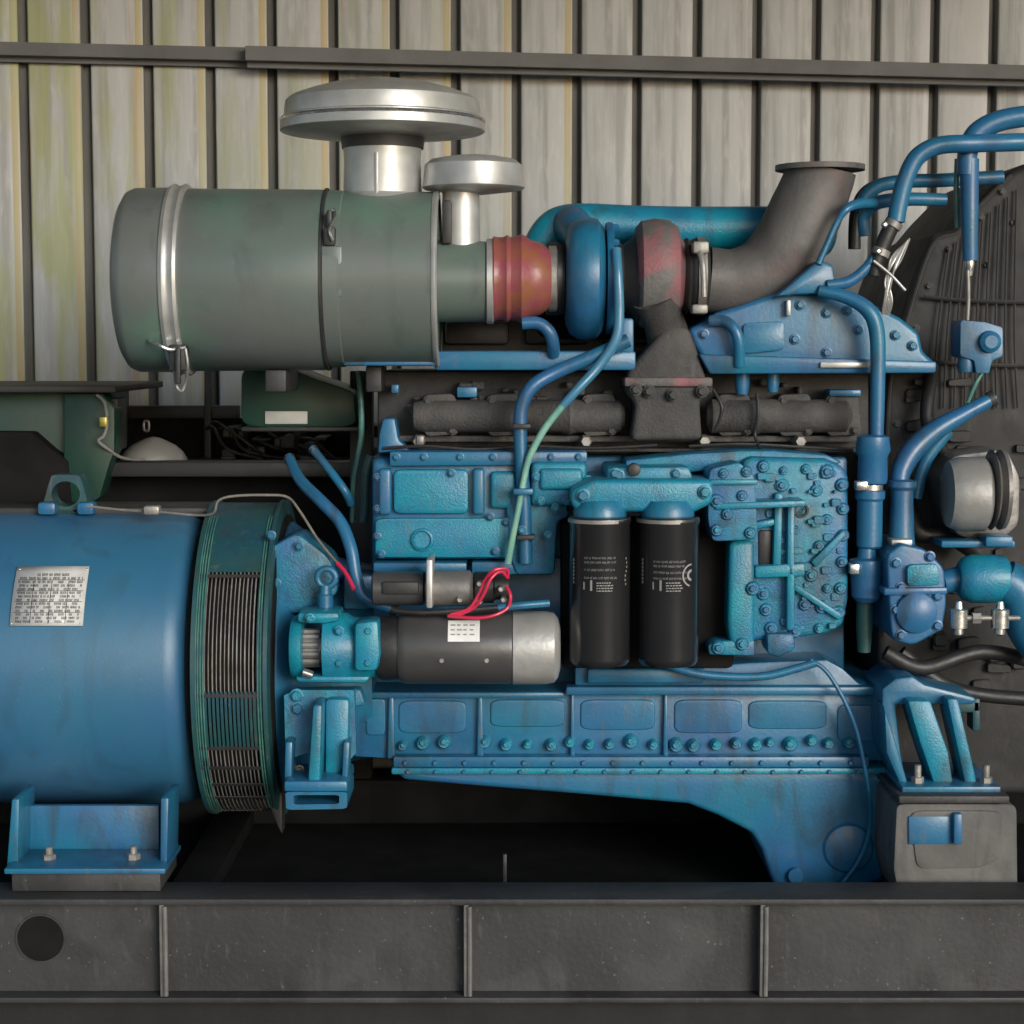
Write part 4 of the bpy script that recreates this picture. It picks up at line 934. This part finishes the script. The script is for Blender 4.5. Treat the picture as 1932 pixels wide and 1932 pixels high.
# outlet pipe
bm = B(); lx(bm, VA + 2, YC, [(822, 77), (915, 75), (918, 72)], 56); obj("outlet_pipe", bm, GG, ac)
bm = B(); lx(bm, VA + 2, YC, [(917, 77), (919, 80), (929, 80), (931, 77)], 56); hc_ = obj("hose_clamp", bm, GALV, ac)
bm = B(); box(bm, 922, 450, 938, 466, YC - .02, YC + .02, .003); obj("clamp_screw", bm, BRIGHT, hc_)
bm = B(); lx(bm, VA - 3, YC, [(928, 76), (932, 80), (938, 78), (950, 78), (956, 82), (964, 78), (976, 80), (984, 84), (992, 80), (1000, 74), (1012, 70), (1020, 68), (1032, 60), (1040, 52), (1042, 40)], 56); obj("red_hose", bm, RED, ac)
bm = B(); lx(bm, VA - 3, YC + .02, [(1034, 58), (1036, 62), (1050, 62), (1052, 56)], 48); obj("hose_clamp", bm, STEEL, ac)
# intake neck + cap
bm = B(); lz(bm, 722, YC + .02, [(384, 96), (378, 84), (366, 74), (300, 72), (262, 76), (240, 76)], 64); nk = obj("intake_neck", bm, GALV, ac)
bm = B(); lz(bm, 722, YC + .02, [(282, 62), (281, 77), (254, 80), (252, 60)], 64); obj("neck_shadow_band", bm, DARK, nk)  # dark band painted as the cap's shadow on the neck
bm = B(); box(bm, 708, 286, 713, 374, YC + .02 - .078, YC - .04, .001); obj("neck_seam", bm, GALV, nk)
bm = B(); lz(bm, 722, YC + .02, [(262, 60), (250, 190), (248, 193), (240, 193), (224, 191), (221, 185), (208, 185), (192, 182), (184, 172), (172, 140), (160, 98), (152, 50), (149, 14), (148, 1)], 80)
cap1 = obj("large_rain_cap", bm, GALV, ac)
bm = B(); lz(bm, 722, YC + .02, [(232, 193), (229, 194.5), (226, 193)], 80, False); obj("cap_bead", bm, BRIGHT, cap1)
bm = B(); lz(bm, 870, YC + .0, [(470, 38), (452, 36), (372, 35), (350, 35)], 40); n2_ = obj("small_neck", bm, GALV, ac)
bm = B(); box(bm, 834, 378, 852, 460, YC - .05, YC + .02, .004); obj("neck_bracket", bm, DARK, n2_)
bm = B(); lz(bm, 893, YC + .0, [(366, 30), (358, 92), (354, 97), (346, 95), (312, 92), (302, 80), (296, 50), (292, 2)], 56); obj("small_rain_cap", bm, GALV, ac)
bm = B(); box(bm, 500, 698, 540, 740, .0, .2, .004); box(bm, 690, 690, 720, 740, .05, .2, .004); obj("mounting_bracket", bm, DARK, ac)

# ============================================================ RADIATOR SIDE (dark mass right)
rd = thing("radiator", "large black radiator and fan shroud behind the coolant pipes at the right edge", "radiator", P(1850, 1690, .5))
bm = B(); prism(bm, round_poly([(2300, 250), (1985, 290), (1905, 322), (1872, 352), (1830, 395), (1800, 432), (1760, 442), (1738, 485), (1712, 560), (1690, 640), (1668, 720), (1650, 1500), (2300, 1500)], 3, .2), .20, .8, .03, 4)
SHR = mat("black_radiator_shroud", (.024, .0235, .023), (.016, .016, .016), .7, scale=8, bump=.12, bscale=160, dirt=(.055, .054, .053), dirt_amt=.6, dscale=12, grime=.5, gcol=(.012, .012, .012))
obj("fan_shroud", bm, SHR, rd)
bm = B()
for i in range(40):
    u = rnd.uniform(1700, 1925); v = rnd.uniform(700, 1330); a = rnd.uniform(10, 46); b_ = rnd.uniform(8, 26)
    prism(bm, round_poly([(u, v), (u + a, v + rnd.uniform(-6, 6)), (u + a, v + b_), (u, v + b_)], 2, .2), rnd.uniform(.175, .192), .22, .004, 1)
obj("shroud_fittings", bm, SHR, rd)
for pts in ([(1700, 900, .14), (1730, 1000, .1), (1790, 1010, .12), (1840, 1040, .14)], [(1760, 690, .19), (1750, 800, .14), (1800, 880, .19)], [(1670, 1230, .0), (1740, 1260, .0), (1850, 1230, .02), (1960, 1250, .05)], [(1700, 1230, .05), (1800, 1300, .05), (1950, 1320, .05)]):
    obj("black_hose", tube(B(), pts, rnd.uniform(10, 20), 14), RUB, rd)
bm = B(); edge = [(1908, 330), (1876, 360), (1834, 403), (1806, 440), (1768, 452), (1746, 492), (1722, 566), (1700, 646), (1680, 724), (1672, 900), (1668, 1200)]
tube(bm, [(u, v, .205) for u, v in edge], 5, 8, 3); obj("shroud_edge_roll", bm, DARK, rd)
for u, v in ((1890, 362), (1850, 410), (1790, 470), (1752, 540), (1728, 620), (1706, 700), (1692, 800), (1690, 1000), (1910, 420), (1860, 500)): bolt(u, v, .20, 6, IRON, rd)
for k in range(9):
    obj("guard_strap", tube(B(), [(1790 + k * 16, 470 - k * 14, .19), (1770 + k * 18, 620, .185), (1760 + k * 20, 770, .19)], 2.2, 6), DARK, rd)
for v in (560, 680): obj("guard_strap", tube(B(), [(1745, v, .186), (1840, v + 8, .184), (1960, v + 10, .186)], 4, 6), DARK, rd)
# belt pulley / charging alternator
bm = B(); prism(bm, round_poly([(1770, 900), (1800, 858), (1900, 846), (1926, 900), (1924, 990), (1880, 1030), (1800, 1010)], 3, .2), .05, .2, .01); ca = obj("charging_dynamo", bm, ALU, en, label="grey aluminium charging dynamo at the right")
bm = B(); lx(bm, 932, .0, [(1796, 40), (1800, 62), (1820, 70), (1868, 70), (1876, 60), (1880, 40)], 40); obj("dynamo_body", bm, CAPM, ca)
bm = B(); lx(bm, 924, .0, [(1880, 50), (1884, 76), (1892, 62), (1900, 76), (1908, 74), (1912, 40)], 40); obj("dynamo_pulley", bm, ALU, ca)
bm = B(); box(bm, 1776, 1020, 1916, 1034, .0, .1, .004); box(bm, 1860, 1012, 1912, 1032, -.02, .05, .004); obj("dynamo_bracket", bm, BLUE, ca)
